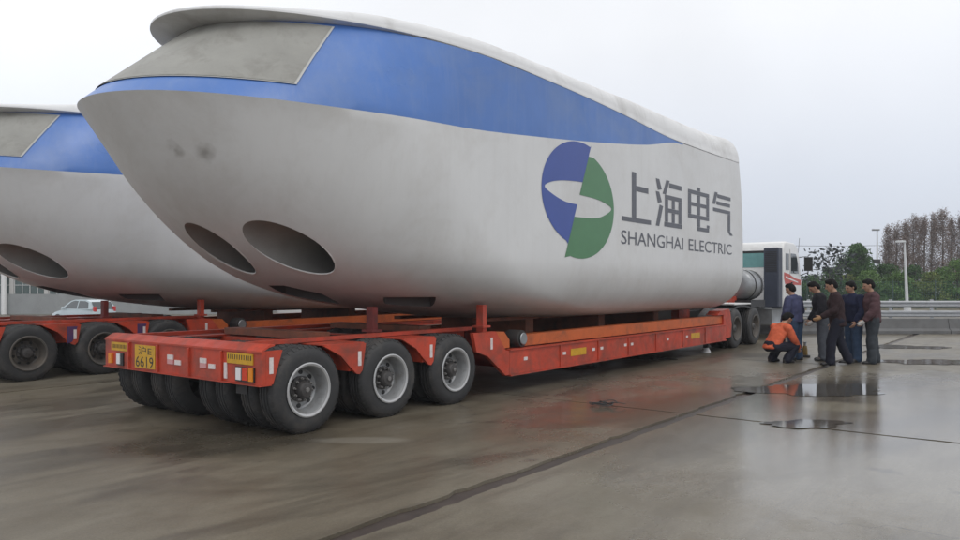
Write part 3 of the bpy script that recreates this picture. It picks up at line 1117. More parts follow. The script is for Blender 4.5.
# ------------------------------------------------------------------ lowbed trailers
def make_trailer(y0, style, rear_markings=True):
    """x measured from the rear board, y from the centre line"""
    t = empty('lowbed_trailer', (4.66, y0, 0))
    HW = 1.66
    red, orange, dk = M['red'], M['orange'], M['steel_dark']
    # rear board
    MB().box(0.0, 0.05, -HW, HW, 0.585, 0.935).build('rear_board', red, t)
    MB().prism([(-0.012, 0.936), (0.10, 1.0), (0.16, 1.0), (0.16, 0.985), (0.09, 0.97), (-0.012, 0.915)], 'y', -HW - 0.003, HW + 0.003).build('top_flange', red, t)
    MB().prism([(-0.03, 0.572), (-0.03, 0.583), (0.12, 0.583), (0.12, 0.572)], 'y', -HW - 0.002, HW + 0.002).build('bottom_lip', M['reflector'] if False else red, t)
    for yy in (1.03, 0.36, -0.32, -0.96):
        MB().prism([(-0.028, 0.584), (-0.028, 0.90), (-0.002, 0.914), (-0.002, 0.584)], 'y', yy - 0.012, yy + 0.012).build('rib', red, t)
    # cheek plates
    for s in (-1, 1):
        MB().prism([(0.052, 0.585), (0.052, 0.935), (0.26, 0.935), (0.14, 0.585)], 'y', s * HW, s * (HW - 0.04)).build('cheek_plate', red, t)
    # bogie frame: two main beams with flanges, cross beams, trapezoid outriggers between the wheels
    for s in (-1, 1):
        b = MB()
        b.box(0.06, 4.2, s * 0.94 - 0.01, s * 0.94 + 0.01, 0.60, 0.93)
        b.box(0.17, 4.2, s * 0.94 - 0.085, s * 0.94 + 0.085, 0.932, 0.955)
        b.box(0.06, 4.2, s * 0.94 - 0.085, s * 0.94 + 0.085, 0.575, 0.598)
        b.build('main_beam', red, t)
    for i, xc in enumerate((1.255, 2.525)):
        for s in (-1, 1):
            MB().prism([(xc - 0.42, 0.935), (xc + 0.22, 0.935), (xc + 0.165, 0.62), (xc + 0.12, 0.575), (xc + 0.07, 0.585), (xc - 0.05, 0.69), (xc - 0.17, 0.81)], 'y', s * (HW - 0.012), s * (HW - 0.05)).build('outrigger_plate', red, t)
            MB().box(xc - 0.02, xc + 0.10, s * 1.03, s * (HW - 0.052), 0.62, 0.90).build('outrigger', red, t)
            MB().box(xc - 0.38, xc + 0.19, s * 1.03, s * (HW - 0.012), 0.936, 0.950).build('deck_flange', red, t)
        MB().box(xc - 0.06, xc + 0.10, -0.92, 0.92, 0.70, 0.93).build('cross_beam', red, t)
    # top rails running above the inner tyres
    for s in (-1, 1):
        MB().box(0.165, 4.05, s * 1.18 - 0.045, s * 1.18 + 0.045, 0.958, 1.005).build('deck_rail', red, t)
    # drop from bogie to low deck
    for s in (-1, 1):
        MB().prism([(3.52, 0.95), (4.06, 0.95), (4.30, 0.66), (4.40, 0.64), (4.40, 0.285), (4.30, 0.285), (3.86, 0.60), (3.60, 0.68)], 'y', s * HW, s * (HW - 0.06)).build('drop_plate', red, t)
        MB().prism([(4.10, 0.93), (4.36, 0.93), (4.50, 0.80), (4.50, 0.68), (4.33, 0.68)], 'y', s * (HW - 0.07), s * (HW - 0.30)).build('drop_gusset', orange, t)
        # low deck side rail, made of plates between stiffeners
        MB().box(4.405, 13.75, s * HW - s * 0.0, s * (HW - 0.05), 0.285, 0.64).build('side_rail', red, t)
        MB().box(4.405, 13.75, s * (HW + 0.02), s * (HW - 0.14), 0.641, 0.660).build('rail_top_flange', red, t)
        MB().box(4.405, 13.75, s * (HW + 0.025), s * (HW - 0.14), 0.262, 0.283).build('rail_bottom_flange', red, t)
        for xr in (5.85, 7.15, 8.35, 9.6, 11.0, 12.35):
            MB().box(xr - 0.018, xr + 0.018, s * (HW + 0.002), s * (HW + 0.018), 0.285, 0.64).build('stiffener', red, t)
        MB().prism([(4.95, 0.68), (4.85, 0.74), (4.95, 0.855), (11.0, 0.885), (13.9, 0.875), (13.9, 0.68)], 'y', s * (HW - 0.10), s * (HW - 0.28)).build('load_beam', orange, t)
        MB().lathe([(0.0001, -0.17), (0.05, -0.17), (0.06, -0.15), (0.125, -0.15), (0.135, -0.13), (0.135, 0.10), (0.12, 0.12), (0.0001, 0.12)], 24, 'y', (4.82, s * (HW - 0.20), 0.80)).build('roller', M['steel_dark'], t, 35)
        MB().lathe([(0.0001, -0.182), (0.085, -0.182), (0.095, -0.172), (0.0001, -0.171)], 20, 'y', (4.82, s * (HW - 0.20) + (0 if s < 0 else 0.353), 0.80)).build('roller_cap', M['grey_metal'], t, 35)
        # gooseneck side
        MB().prism([(13.755, 0.285), (13.755, 0.90), (13.30, 0.90), (13.55, 1.00), (14.15, 1.04), (14.25, 0.95), (14.35, 0.62), (14.30, 0.33)], 'y', s * (HW - 0.055), s * (HW - 0.35)).build('neck_plate', red, t)
        MB().box(14.0, 17.8, s * 0.48 - 0.1, s * 0.48 + 0.1, 1.06, 1.32).build('gooseneck_beam', red, t)
        MB().box(13.4, 14.1, s * 0.48 - 0.1, s * 0.48 + 0.1, 0.40, 1.30).build('gooseneck_riser', red, t)
        # landing leg with pale foot
        b = MB().box(13.0, 13.12, s * 1.42 - 0.06, s * 1.42 + 0.06, 0.12, 0.60)
        b.build('landing_leg', M['steel_dark'], t)
        MB().lathe([(0.0001, 0.125), (0.055, 0.125), (0.10, 0.03), (0.10, 0.0), (0.0001, 0.0)], 16, 'z', (13.06, s * 1.42, 0.0)).build('landing_foot', M['white_paint'], t, 35)
    for xr in np.arange(4.6, 13.8, 1.15):
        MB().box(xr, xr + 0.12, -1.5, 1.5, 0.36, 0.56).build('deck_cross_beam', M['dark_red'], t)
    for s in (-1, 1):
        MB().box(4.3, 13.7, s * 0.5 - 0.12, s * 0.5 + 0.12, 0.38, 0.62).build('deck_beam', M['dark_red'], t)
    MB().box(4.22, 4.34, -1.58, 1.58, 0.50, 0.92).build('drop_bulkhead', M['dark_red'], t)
    # cradle posts carrying the load
    for (xp, yp) in ((2.2, -1.0), (3.92, -1.50)):
        b = MB().box(xp - 0.045, xp + 0.045, yp - 0.06, yp + 0.06, 0.951, 1.34)
        b.box(xp - 0.09, xp + 0.09, yp - 0.10, yp + 0.10, 1.01, 1.04)
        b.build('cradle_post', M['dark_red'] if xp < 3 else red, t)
    for xc in (1.4, 3.3, 6.0, 8.6, 11.2):
        zc = 0.956 if xc < 4 else 0.665
        MB().box(xc - 0.12, xc + 0.12, -0.95, 0.95, zc, 1.045 if xc > 4 else 1.04).build('cradle_timber', M['rust'], t)
    # rusty beams lying across the deck under the load, and air lines along the frame
    for s in (-1, 1):
        MB().box(4.6, 12.9, s * 0.86 - 0.07, s * 0.86 + 0.07, 1.046, 1.10).build('packing_beam', M['rust'], t)
        pts = [(0.2 + 0.2 * k, s * 0.12 + 0.02 * math.sin(k * 1.3), 0.90 + 0.02 * math.sin(k * 0.8)) for k in range(20)]
        MB().tube(pts, 0.014, 5).build('air_line', M['black'], t, 60)
    # axles, wheels, suspension
    for xa in (0.62, 1.89, 3.15):
        MB().tube([(xa, -1.5, 0.47), (xa, 1.5, 0.47)], 0.075, 10).build('axle', dk, t)
        for s in (-1, 1):
            wheel(t, xa, s * (HW - 0.15), s, style)
            wheel(t, xa, s * (HW - 0.48), s, style, full=False)
            wheel(t, xa, s * 0.70, s, style, full=False)
            wheel(t, xa, s * 0.37, s, style, full=False)
    MB().box(0.13, 0.20, -1.22, -1.02, 0.44, 0.571).build('lamp_bracket', dk, t)
    # markings on the rear board (x just behind its face)
    xf = -0.006
    def plate(name, y, z, wy, hz, m, th=0.006, parent=t):
        return MB().box(xf - th, -0.001, y - wy / 2, y + wy / 2, z - hz / 2, z + hz / 2).build(name, m, parent)
    p = plate('marker_plate', 1.285, 0.845, 0.40, 0.105, M['yellow'])
    p2 = plate('marker_plate', -1.29, 0.843, 0.46, 0.115, M['yellow'])
    def ink(parent, body, y0_, y1_, z0_, z1_, x):
        me = text_mesh(body)
        fit_text(me, 0, 1, z0_, z1_, lambda u, z: (x, y0_ + (y1_ - y0_) * u, z))
        me.materials.append(M['black'])
        o = link('lettering', me, M['black'], parent)
        o['kind'] = 'stuff'
        return o
    np_ = plate('number_plate', 0.65, 0.75, 0.47, 0.28, M['yellow'], 0.008)
    ink(np_, '\u6caaE', 0.80, 0.49, 0.772, 0.875, xf - 0.0095)
    ink(np_, '6619', 0.86, 0.45, 0.622, 0.752, xf - 0.0095)
    for pp, yc, wdt, zc in ((p, 1.285, 0.34, 0.85), (p2, -1.29, 0.40, 0.86)):
        b = MB()
        for k in range(11):
            yy = yc + wdt / 2 - wdt * k / 10
            b.box(xf - 0.0085, xf - 0.0065, yy - 0.006, yy + 0.006, zc - 0.028, zc + 0.022)
        o = b.build('marker_print', M['black'], pp)
        o['kind'] = 'stuff'
    plate('orange_lamp', 1.50, 0.685, 0.08, 0.125, M['lamp_orange'], 0.02)
    plate('lamp_base', 1.255, 0.685, 0.16, 0.155, M['black'], 0.012)
    plate('white_reflector', 1.285, 0.69, 0.085, 0.13, M['lamp_white'], 0.02)
    for (ya, yb) in ((0.08, -0.08), (-0.60, -0.77)):
        plate('white_reflector', ya, 0.78, 0.125, 0.055, M['reflector'])
        plate('white_reflector', yb, 0.725, 0.125, 0.055, M['reflector'])
        plate('red_reflector', ya, 0.725, 0.125, 0.053, M['pink'])
    plate('white_reflector', -1.03, 0.70, 0.05, 0.17, M['reflector'])
    plate('lamp_base', -1.385, 0.68, 0.33, 0.155, M['black'], 0.010)
    plate('white_lamp', -1.285, 0.685, 0.085, 0.13, M['lamp_white'], 0.022)
    plate('red_lamp', -1.40, 0.685, 0.085, 0.13, M['lamp_red'], 0.022)
    plate('orange_lamp', -1.50, 0.685, 0.07, 0.14, M['lamp_orange'], 0.022)
    # side reflectors
    for s in (-1, 1):
        for (xr, zr) in ((0.115, 0.78), (1.37, 0.76), (2.64, 0.76), (3.95, 0.78)):
            yy = s * HW if xr < 1 or xr > 3 else s * (HW - 0.012)
            MB().box(xr - 0.025, xr + 0.025, yy + s * 0.001, yy + s * 0.006, zr - 0.085, zr + 0.085).build('side_reflector', M['reflector'], t)
        for xr in (4.83, 5.98, 6.98, 7.28, 8.22, 8.5, 10.2, 11.25):
            MB().box(xr - 0.05, xr + 0.05, s * (HW + 0.001), s * (HW + 0.006), 0.47, 0.52).build('side_reflector', M['reflector'], t)
        for xr in (6.45, 11.75):
            MB().box(xr - 0.26, xr + 0.26, s * (HW + 0.001), s * (HW + 0.006), 0.43, 0.55).build('side_marker', M['yellow'], t)
    if style == 'dark':
        for s in (-1, 1):
            for xc in (1.255, 2.525):
                MB().prism([(xc - 0.02, 0.90), (xc + 0.16, 0.90), (xc + 0.07, 0.63), (xc - 0.02, 0.60)], 'y', s * (HW - 0.008), s * (HW - 0.011)).build('painted_patch', M['purple'], t)
    return t
tr1 = make_trailer(NY, 'bright')
tag(tr1, 'red lowbed trailer with three bright-rimmed axles and a yellow number plate', 'trailer', 'lowbed trailers')
tr2 = make_trailer(NY + 7.3, 'dark')
tag(tr2, 'red lowbed trailer with dark dirty wheels at the left edge under the second nacelle', 'trailer', 'lowbed trailers')

# ------------------------------------------------------------------ tractor truck
def make_truck():
    t = empty('tractor_truck', (19.4, NY, 0))
    W2 = 1.25
    wp, bk, dk = M['white_paint'], M['black'], M['steel_dark']
    for s in (-1, 1):
        MB().box(-0.9, 7.6, s * 0.42 - 0.05, s * 0.42 + 0.05, 0.70, 0.96).build('chassis_rail', dk, t)
        for xa in (0.1, 1.65):
            wheel(t, xa, s * (1.44 - 0.02), s, 'dark', scale=1.08)
            wheel(t, xa, s * (1.44 - 0.38), s, 'dark', scale=1.08, full=False)
        wheel(t, 6.9, s * 1.12, s, 'dark', scale=1.08)
        # black mudguard with a pale top edge
        arc = [(0.75 + 1.38 * math.cos(R(a)), 0.60 + 0.52 * math.sin(R(a))) for a in range(168, 5, -9)]
        inner = [(0.75 + 1.34 * math.cos(R(a)), 0.58 + 0.49 * math.sin(R(a))) for a in range(6, 170, 9)]
        MB().prism(arc + inner, 'y', s * 0.75, s * 1.50).build('mudguard', bk, t)
        MB().box(0.1, 1.45, s * 0.80, s * 1.51, 1.128, 1.16).build('mudguard_strip', wp, t)
    for xa in (0.1, 1.65, 6.9):
        MB().tube([(xa, -1.2, 0.5), (xa, 1.2, 0.5)], 0.09, 10).build('axle', dk, t)
    MB().lathe([(0.0001, 1.0), (0.45, 1.0), (0.47, 1.03), (0.45, 1.06), (0.0001, 1.06)], 24, 'z', (0.8, 0, 0)).build('fifth_wheel', dk, t, 35)
    # big grey tank behind the cab
    MB().lathe([(0.0001, -0.62), (0.22, -0.61), (0.38, -0.57), (0.455, -0.48), (0.46, 0.50), (0.40, 0.58), (0.0001, 0.62)], 32, 'x', (3.6, -0.62, 1.66)).build('round_tank', M['grey_metal'], t, 50)
    for dx in (-0.3, 0.3):
        MB().lathe([(0.466, -0.03), (0.474, -0.03), (0.474, 0.03), (0.466, 0.03)], 32, 'x', (3.6 + dx, -0.62, 1.66)).build('tank_strap', dk, t, 40)
    MB().box(2.9, 4.3, -1.05, -0.1, 1.00, 1.20).build('tank_cradle', bk, t)
    # dark intake tower at the cab's rear corner
    MB().box(4.95, 5.40, -1.27, -0.80, 0.95, 2.86, 0.04).build('intake_tower', M['intake'], t)
    lb = MB()
    for k in range(12):
        z = 2.1 + k * 0.055
        lb.box(4.94, 4.949, -1.22, -0.85, z, z + 0.025)
    o = lb.build('louvre', bk, t); o['kind'] = 'stuff'
    # cab shell
    side = [(5.55, 0.95), (5.55, 2.86), (5.68, 3.04), (5.95, 3.10), (6.9, 3.08), (7.30, 2.96), (7.52, 2.62), (7.78, 1.82), (7.82, 0.78), (7.40, 0.70), (7.36, 1.0), (6.5, 1.0), (6.4, 0.85), (5.9, 0.85)]
    bm = bmesh.new()
    f = [bm.verts.new((x, -W2, z)) for x, z in side]
    g = [bm.verts.new((x, W2, z)) for x, z in side]
    bm.faces.new(f); bm.faces.new(g[::-1])
    n = len(side)
    for i in range(n):
        bm.faces.new([f[i], g[i], g[(i + 1) % n], f[(i + 1) % n]])
    bmesh.ops.recalc_face_normals(bm, faces=bm.faces)
    es = [e for e in bm.edges if abs(e.verts[0].co.y - e.verts[1].co.y) < 0.01]
    bmesh.ops.bevel(bm, geom=es, offset=0.07, segments=3, affect='EDGES', profile=0.5)
    m = MB().bm(bm)
    m.build('cab', wp, t, 35)
    # windows, door seams, stripe
    for s in (-1, 1):
        y0, y1 = s * (W2 + 0.002), s * (W2 + 0.012)
        MB().prism([(5.80, 2.16), (5.80, 2.70), (6.18, 2.70), (6.18, 2.16)], 'y', y0, y1).build('sleeper_window', M['glass'], t)
        MB().prism([(6.42, 2.06), (6.42, 2.72), (7.02, 2.72), (7.28, 2.38), (7.36, 2.06)], 'y', y0, y1).build('door_window', M['glass'], t)
        MB().box(6.30, 6.315, y0, s * (W2 + 0.006), 1.05, 2.85).build('door_seam', bk, t)
        MB().box(6.42, 6.58, y0, s * (W2 + 0.04), 1.72, 1.76).build('door_handle', bk, t)
        MB().prism([(5.62, 1.88), (5.62, 2.08), (6.2, 2.03), (6.9, 1.90), (7.66, 1.84), (7.66, 1.66), (6.6, 1.68), (5.75, 1.70)], 'y', y0, s * (W2 + 0.005)).build('red_stripe', M['stripe_red'], t)
        MB().prism([(5.8, 1.90), (6.5, 1.82), (7.3, 1.745), (7.3, 1.775), (6.5, 1.87), (5.8, 1.955)], 'y', s * (W2 + 0.006), s * (W2 + 0.008)).build('stripe_line', wp, t)
        MB().box(5.6, 7.4, s * (W2 - 0.02), s * (W2 + 0.004), 0.82, 0.97).build('sill', bk, t)
        # mirror on its arm
        MB().tube([(7.45, s * W2, 2.62), (7.62, s * (W2 + 0.25), 2.66), (7.62, s * (W2 + 0.25), 2.1), (7.6, s * W2, 2.0)], 0.018, 6).build('mirror_arm', bk, t)
        MB().box(7.58, 7.66, s * (W2 + 0.16), s * (W2 + 0.36), 2.18, 2.60, 0.03).build('mirror', bk, t)
        MB().tube([(7.40, s * (W2 - 0.02), 2.72), (7.42, s * (W2 + 0.02), 3.28)], 0.008, 5).build('antenna', bk, t)
    MB().box(5.538, 5.549, -0.75, 0.75, 2.25, 2.72).build('rear_window', M['glass_teal'], t)
    MB().box(5.535, 5.548, -0.80, 0.80, 2.72, 2.80).build('window_gasket', bk, t)
    MB().prism([(7.36, 2.86), (7.375, 2.87), (7.785, 1.90), (7.77, 1.88)], 'y', -1.1, 1.1).build('windscreen', M['glass'], t)
    MB().box(7.55, 7.95, -1.24, 1.24, 0.42, 0.77, 0.04).build('bumper', wp, t)
    # side tank below the cab and steps
    for s in (-1, 1):
        MB().box(4.3, 5.5, s * 0.62, s * 1.2, 0.45, 0.92, 0.05).build('fuel_tank', M['grey_metal'], t, 35)
        MB().box(5.6, 6.2, s * 1.0, s * 1.24, 0.42, 0.47).build('step', dk, t)
    # coiled air hoses
    for yy in (-0.2, 0.2):
        pts = [(5.2 - 0.02 * k, yy + 0.06 * math.cos(k * 0.9), 1.55 - 0.004 * k + 0.06 * math.sin(k * 0.9)) for k in range(60)]
        MB().tube(pts, 0.012, 5).build('air_hose', M['stripe_red'] if yy < 0 else bk, t, 60)
    return t
M['intake'] = mat('intake', (0.035, 0.042, 0.065), 0.5, var=0.15)
trk = make_truck()
tag(trk, 'white tractor truck with red side stripe and dark intake tower ahead of the nacelle', 'truck')

# ------------------------------------------------------------------ road edge: kerb wall, guardrail, verge
RX = (math.sin(YAW), -math.cos(YAW))         # along the road (across the view)
RZ = math.atan2(RX[1], RX[0])
def road_pt(d, s=0.0):                        # d metres ahead of the camera, s metres to the right
    return (RX[0] * s + d * math.cos(YAW), RX[1] * s + d * math.sin(YAW), 0.0)
road = MB().box(2, 160, -5.5, 4.0, -0.01, 0.008).build('road', M['asphalt'])
road.location = road_pt(32.0)
road.rotation_euler.z = RZ
tag(road, kind='structure')
verge = MB().box(-10, 240, -30.0, 0.0, -0.3, 0.06).build('verge', M['grass_soil'])
# the verge lies beyond the guardrail, seen under the hedge
verge.location = road_pt(68.0)
verge.rotation_euler.z = RZ
verge.scale.y = -1
tag(verge, kind='structure')

def kerb_wall():
    t = empty('barrier_wall', road_pt(25.5), RZ)
    prof = [(-0.30, 0.0), (-0.30, 0.10), (-0.20, 0.18), (-0.12, 0.52), (0.12, 0.52), (0.20, 0.18), (0.30, 0.10), (0.30, 0.0)]
    me = None
    for k in range(14):
        x0 = 7.0 + k * 3.02
        o = MB().prism(prof, 'x', x0, x0 + 3.0)
        o.build('barrier_block', M['barrier'], t)
    tag(t, 'low grey concrete barrier along the yard edge behind the standing men', 'barrier')
kerb_wall()
def guardrail():
    t = empty('guardrail', road_pt(36.0), RZ)
    wprof = [(-0.02, 0.0), (-0.085, 0.045), (-0.085, 0.095), (-0.02, 0.14), (-0.02, 0.17), (-0.085, 0.215), (-0.085, 0.265), (-0.02, 0.31)]
    for (z0) in (0.62, 0.14):
        for k in range(16):
            x0 = 8.0 + k * 4.0
            vs, fs = [], []
            for x in (x0, x0 + 4.02):
                for (y, z) in wprof:
                    vs.append((x, y - (0.004 if k % 2 else 0), z + z0))
            n = len(wprof)
            for i in range(n - 1):
                fs.append([i, i + 1, n + i + 1, n + i])
            link('rail_section', mesh_from('rail_section', vs, fs), M['galv'], t)
    for k in range(33):
        MB().box(8.0 + k * 2.0 - 0.05, 8.0 + k * 2.0 + 0.05, -0.015, 0.12, 0.0, 1.0).build('post', M['galv'], t)
    tag(t, 'grey metal guardrail with two rails in front of the hedge', 'guardrail')
guardrail()
def mesh_fence():
    t = empty('mesh_fence', road_pt(52.0), RZ)
    pm = MB()
    for k in range(11):
        z = 0.15 + k * 0.18
        pm.box(0.04, 2.96, -0.003, 0.003, z - 0.003, z + 0.003)
    for k in range(24):
        x = 0.1 + k * 0.12
        pm.box(x - 0.003, x + 0.003, 0.004, 0.010, 0.1, 2.0)
    me = pm.mesh('mesh_panel')
    me.materials.append(M['mesh_green'])
    for k in range(20):
        x = 14.0 + 3.0 * k
        o = link('mesh_panel', me, M['mesh_green'], t, (x, 0, 0))
        o['kind'] = 'stuff'
        MB().box(x - 0.03, x + 0.03, -0.03, 0.03, 0, 2.1).build('post', M['fence_post'], t)
    tag(t, 'green wire mesh fence running in front of the bushes behind the guardrail', 'fence')
mesh_fence()

# ------------------------------------------------------------------ trees and bushes
def leaves(rng, centres, n_each, spread, size, flat=0.6):
    """leaf-sized quads scattered about clump centres: verts, faces"""
    cs = np.array(centres)
    N = len(cs) * n_each
    base = np.repeat(cs, n_each, axis=0)
    d = rng.normal(size=(N, 3))
    d /= np.linalg.norm(d, axis=1, keepdims=True)
    r = spread * rng.random((N, 1)) ** 0.45
    p = base + d * r * np.array([1, 1, flat])
    u = rng.normal(size=(N, 3))
    u /= np.linalg.norm(u, axis=1, keepdims=True)
    v = np.cross(u, rng.normal(size=(N, 3)))
    v /= np.linalg.norm(v, axis=1, keepdims=True)
    s = size * (0.6 + 0.8 * rng.random((N, 1)))
    V = np.stack([p - u * s, p + v * s * 0.55, p + u * s, p - v * s * 0.55], axis=1).reshape(-1, 3)
    F = np.arange(N * 4).reshape(-1, 4)
    return V, F
def np_mesh(name, V, F, m):
    me = bpy.data.meshes.new(name)
    me.from_pydata(V.tolist(), [], F.tolist())
    me.materials.append(m)
    return me
def branches(rr, base, h, r, n, spread, up=0.6, lo=0.3):
    mb = MB()
    top = Vector((rr.uniform(-.1, .1) * h * 0.3, rr.uniform(-.1, .1) * h * 0.3, h))
    pts = [Vector((0, 0, 0)), top * 0.35 + Vector((rr.uniform(-.04, .04) * h, rr.uniform(-.04, .04) * h, 0)), top * 0.7, top]
    mb.tube(pts, [r, r * 0.8, r * 0.5, r * 0.15], 7)
    tips = []
    for k in range(n):
        f = lo + (0.95 - lo) * (k + rr.random()) / n
        p = top * f
        a = rr.uniform(0, 2 * PI)
        L = spread * (1.15 - f * 0.55) * rr.uniform(0.6, 1.1)
        q = p + Vector((math.cos(a) * L, math.sin(a) * L, L * up * rr.uniform(0.4, 1.2)))
        m = (p + q) / 2 + Vector((0, 0, -0.06 * L))
        mb.tube([p, m, q], [r * 0.38 * (1.2 - f), r * 0.25 * (1.2 - f), 0.01], 5)
        tips += [m, q]
    return mb, tips
def tree(name, label, cat, px, d, h, cw, leaf, bark, seed, n_clump=60, n_each=55, size=0.11, clump=0.55, shape='round', group=None, lo=0.25, tr=None):
    rr = random.Random(seed)
    rng = np.random.default_rng(seed)
    x, y = wpos(px, d)
    t = empty(name, (x, y, gz(x, y)))
    mb, tips = branches(rr, None, h * 0.92, tr or (0.03 * h), 16, cw * 0.8, lo=lo)
    mb.build('trunk', bark, t, 60)
    cs = []
    for k in range(n_clump):
        if shape == 'round':
            f = rr.random()
            a = rr.uniform(0, 2 * PI)
            z = h * (lo + (1 - lo) * f)
            rad = cw * math.sqrt(max(0.05, 1 - (2 * f - 0.95) ** 2)) * (rr.random() ** 0.5) * (0.85 + 0.3 * math.sin(3 * a + seed))
        elif shape == 'cone':
            f = rr.random() ** 0.8
            a = rr.uniform(0, 2 * PI)
            z = h * (lo + (1 - lo) * f)
            rad = cw * (1.0 - 0.70 * f) * (rr.random() ** 0.5) * rr.uniform(0.5, 1.1)
        else:
            f = rr.random() ** 1.3
            a = rr.uniform(0, 2 * PI)
            z = h * (0.06 + 0.92 * f)
            rad = cw * math.sqrt(max(0.03, 1 - f ** 2)) * (rr.random() ** 0.5) * (0.8 + 0.3 * math.sin(2 * a + seed))
        cs.append((rad * math.cos(a), rad * math.sin(a), z))
    if shape == 'round':
        cs += [tuple(q) for q in tips]
    V, F = leaves(rng, cs, n_each, clump, size, 2.0 if shape == 'cone' else 0.7)
    V[:, 2] = np.maximum(V[:, 2], 0.02)
    link('crown', np_mesh('crown', V, F, leaf), leaf, t)
    tag(t, label, cat, group)
    return t
# row of rust-brown conifers, tall and thin, each a little different
rust = [(888, 74, 7.6, 'leftmost thin rust-brown conifer of the row behind the lamp posts'),
        (897, 78, 8.3, 'second rust-brown conifer from the left of the row, close to the first'),
        (906, 72, 7.9, 'thin brown conifer rising directly behind the white lamp post'),
        (915, 76, 8.9, 'taller brown conifer just right of the white lamp post'),
        (923, 74, 8.6, 'dense brown conifer left of the gap in the conifer row'),
        (934, 78, 9.3, 'slender pointed brown conifer just right of the gap in the conifer row'),
        (943, 73, 9.2, 'tallest pointed brown conifer near the right edge'),
        (952, 76, 8.7, 'brown conifer second from the right edge of the picture'),
        (962, 74, 9.0, 'brown conifer cut by the right edge of the picture')]
for k, (px, d, h, lb) in enumerate(rust):
    tree('brown_conifer', lb, 'tree', px, d, h * 0.97, 1.2 + 0.35 * math.sin(k * 2.3), M['leaf_rust'], M['bark'], 50 + k, 190, 40, 0.055, 0.34, 'cone', 'brown conifers behind the fence', lo=0.16, tr=0.14)
tree('round_tree', 'round green tree with a dense crown left of the lamp posts', 'tree', 857, 60, 4.9, 1.35, M['leaf_deep'], M['bark'], 21, 70, 120, 0.085, 0.5, 'round', lo=0.30)
tree('sparse_tree', 'sparse tree with few dark leaves beside the truck mirror', 'tree', 829, 50, 4.4, 2.1, M['leaf_dark'], M['bark_grey'], 33, 26, 5, 0.15, 0.7, 'round', lo=0.42, tr=0.05)
bush = [(812, 56, 2.3, 1.7, 'leaf_deep', 'deep green bush just right of the truck cab'),
        (829, 58, 2.9, 1.7, 'leaf_deep', 'deep green bush below the sparse dark-leaved tree'),
        (846, 59, 2.4, 1.9, 'leaf_yellow', 'yellowish green bush below the left side of the round tree'),
        (868, 58, 2.7, 1.8, 'leaf_green', 'mid green bush between the round tree and the left lamp post'),
        (886, 60, 3.5, 1.7, 'leaf_deep', 'tall deep green bush between the two lamp posts'),
        (899, 58, 2.7, 1.6, 'leaf_green', 'mid green bush directly left of the white lamp post'),
        (914, 61, 3.2, 1.7, 'leaf_deep', 'deep green bush directly right of the white lamp post'),
        (929, 58, 2.6, 1.8, 'leaf_yellow', 'yellowish low bush below the gap in the conifer row'),
        (943, 60, 3.0, 1.7, 'leaf_green', 'mid green bush below the tallest brown conifer'),
        (957, 57, 3.7, 1.9, 'leaf_green', 'big green bush at the right edge below the conifers')]
for k, (px, d, h, cw, m, lb) in enumerate(bush):
    tree('bush', lb, 'bush', px, d, h, cw, M[m], M['bark'], 80 + k, 70, 80, 0.085, 0.5, 'bush', 'bushes behind the guardrail')

# ------------------------------------------------------------------ lamp posts and cable
def lamp_post(px, d, h, lean, arm, label, m, head2=False, double=False):
    x, y = wpos(px, d)
    t = empty('lamp_post', (x, y, 0), RZ)
    MB().tube([(0, 0, 0), (lean * 0.5, 0, h * 0.5), (lean, 0, h)], [0.11, 0.085, 0.05], 8).build('pole', m, t, 60)
    MB().lathe([(0.0001, 0.0), (0.22, 0.0), (0.22, 0.25), (0.13, 0.4), (0.0001, 0.4)], 10, 'z').build('base', m, t)
    MB().tube([(lean, 0, h - 0.06), (lean + arm * 0.5, 0, h + 0.05), (lean + arm, 0, h + 0.02)], 0.035, 6).build('arm', m, t)
    MB().box(lean + arm - 0.28, lean + arm + 0.28, -0.13, 0.13, h - 0.08, h + 0.06, 0.03).build('lamp_head', M['grey_metal'] if double else m, t)
    if double:
        MB().tube([(lean * 0.55, 0, h * 0.55), (lean * 0.55 + arm * 0.5, 0, h * 0.58)], 0.03, 6).build('arm', m, t)
        MB().box(lean * 0.55 + arm * 0.5 - 0.30, lean * 0.55 + arm * 0.5 + 0.25, -0.15, 0.15, h * 0.58 - 0.12, h * 0.58 + 0.22, 0.04).build('camera_box', M['steel_dark'], t)
    tag(t, label, 'lamp post', 'lamp posts along the road')
    return t
M['post_white'] = mat('post_white', (0.62, 0.63, 0.64), 0.5, var=0.06)
lamp_post(907.5, 48, 4.55, -0.20, -0.25, 'white leaning lamp post standing in front of the brown conifers', M['post_white'])
lamp_post(877.5, 60, 6.25, -0.02, -0.12, 'thin lamp post with a dark box halfway up behind the rightmost man', M['post_white'], double=True)
def cable(px0, y0, px1, y1, d, label):
    a = Vector((*wpos(px0, d), CAMH + (287 - y0) / 740 * d))
    b = Vector((*wpos(px1, d), CAMH + (287 - y1) / 740 * d))
    pts = [a.lerp(b, k / 12) - Vector((0, 0, 0.5 * 4 * (k / 12) * (1 - k / 12))) for k in range(13)]
    o = MB().tube([p - a for p in pts], 0.022, 5).build('overhead_cable', M['steel_dark'])
    o.location = a
    tag(o, label, 'cable')
cable(700, 243, 1010, 240, 85, 'thin overhead cable crossing the sky behind the truck and lamp posts')

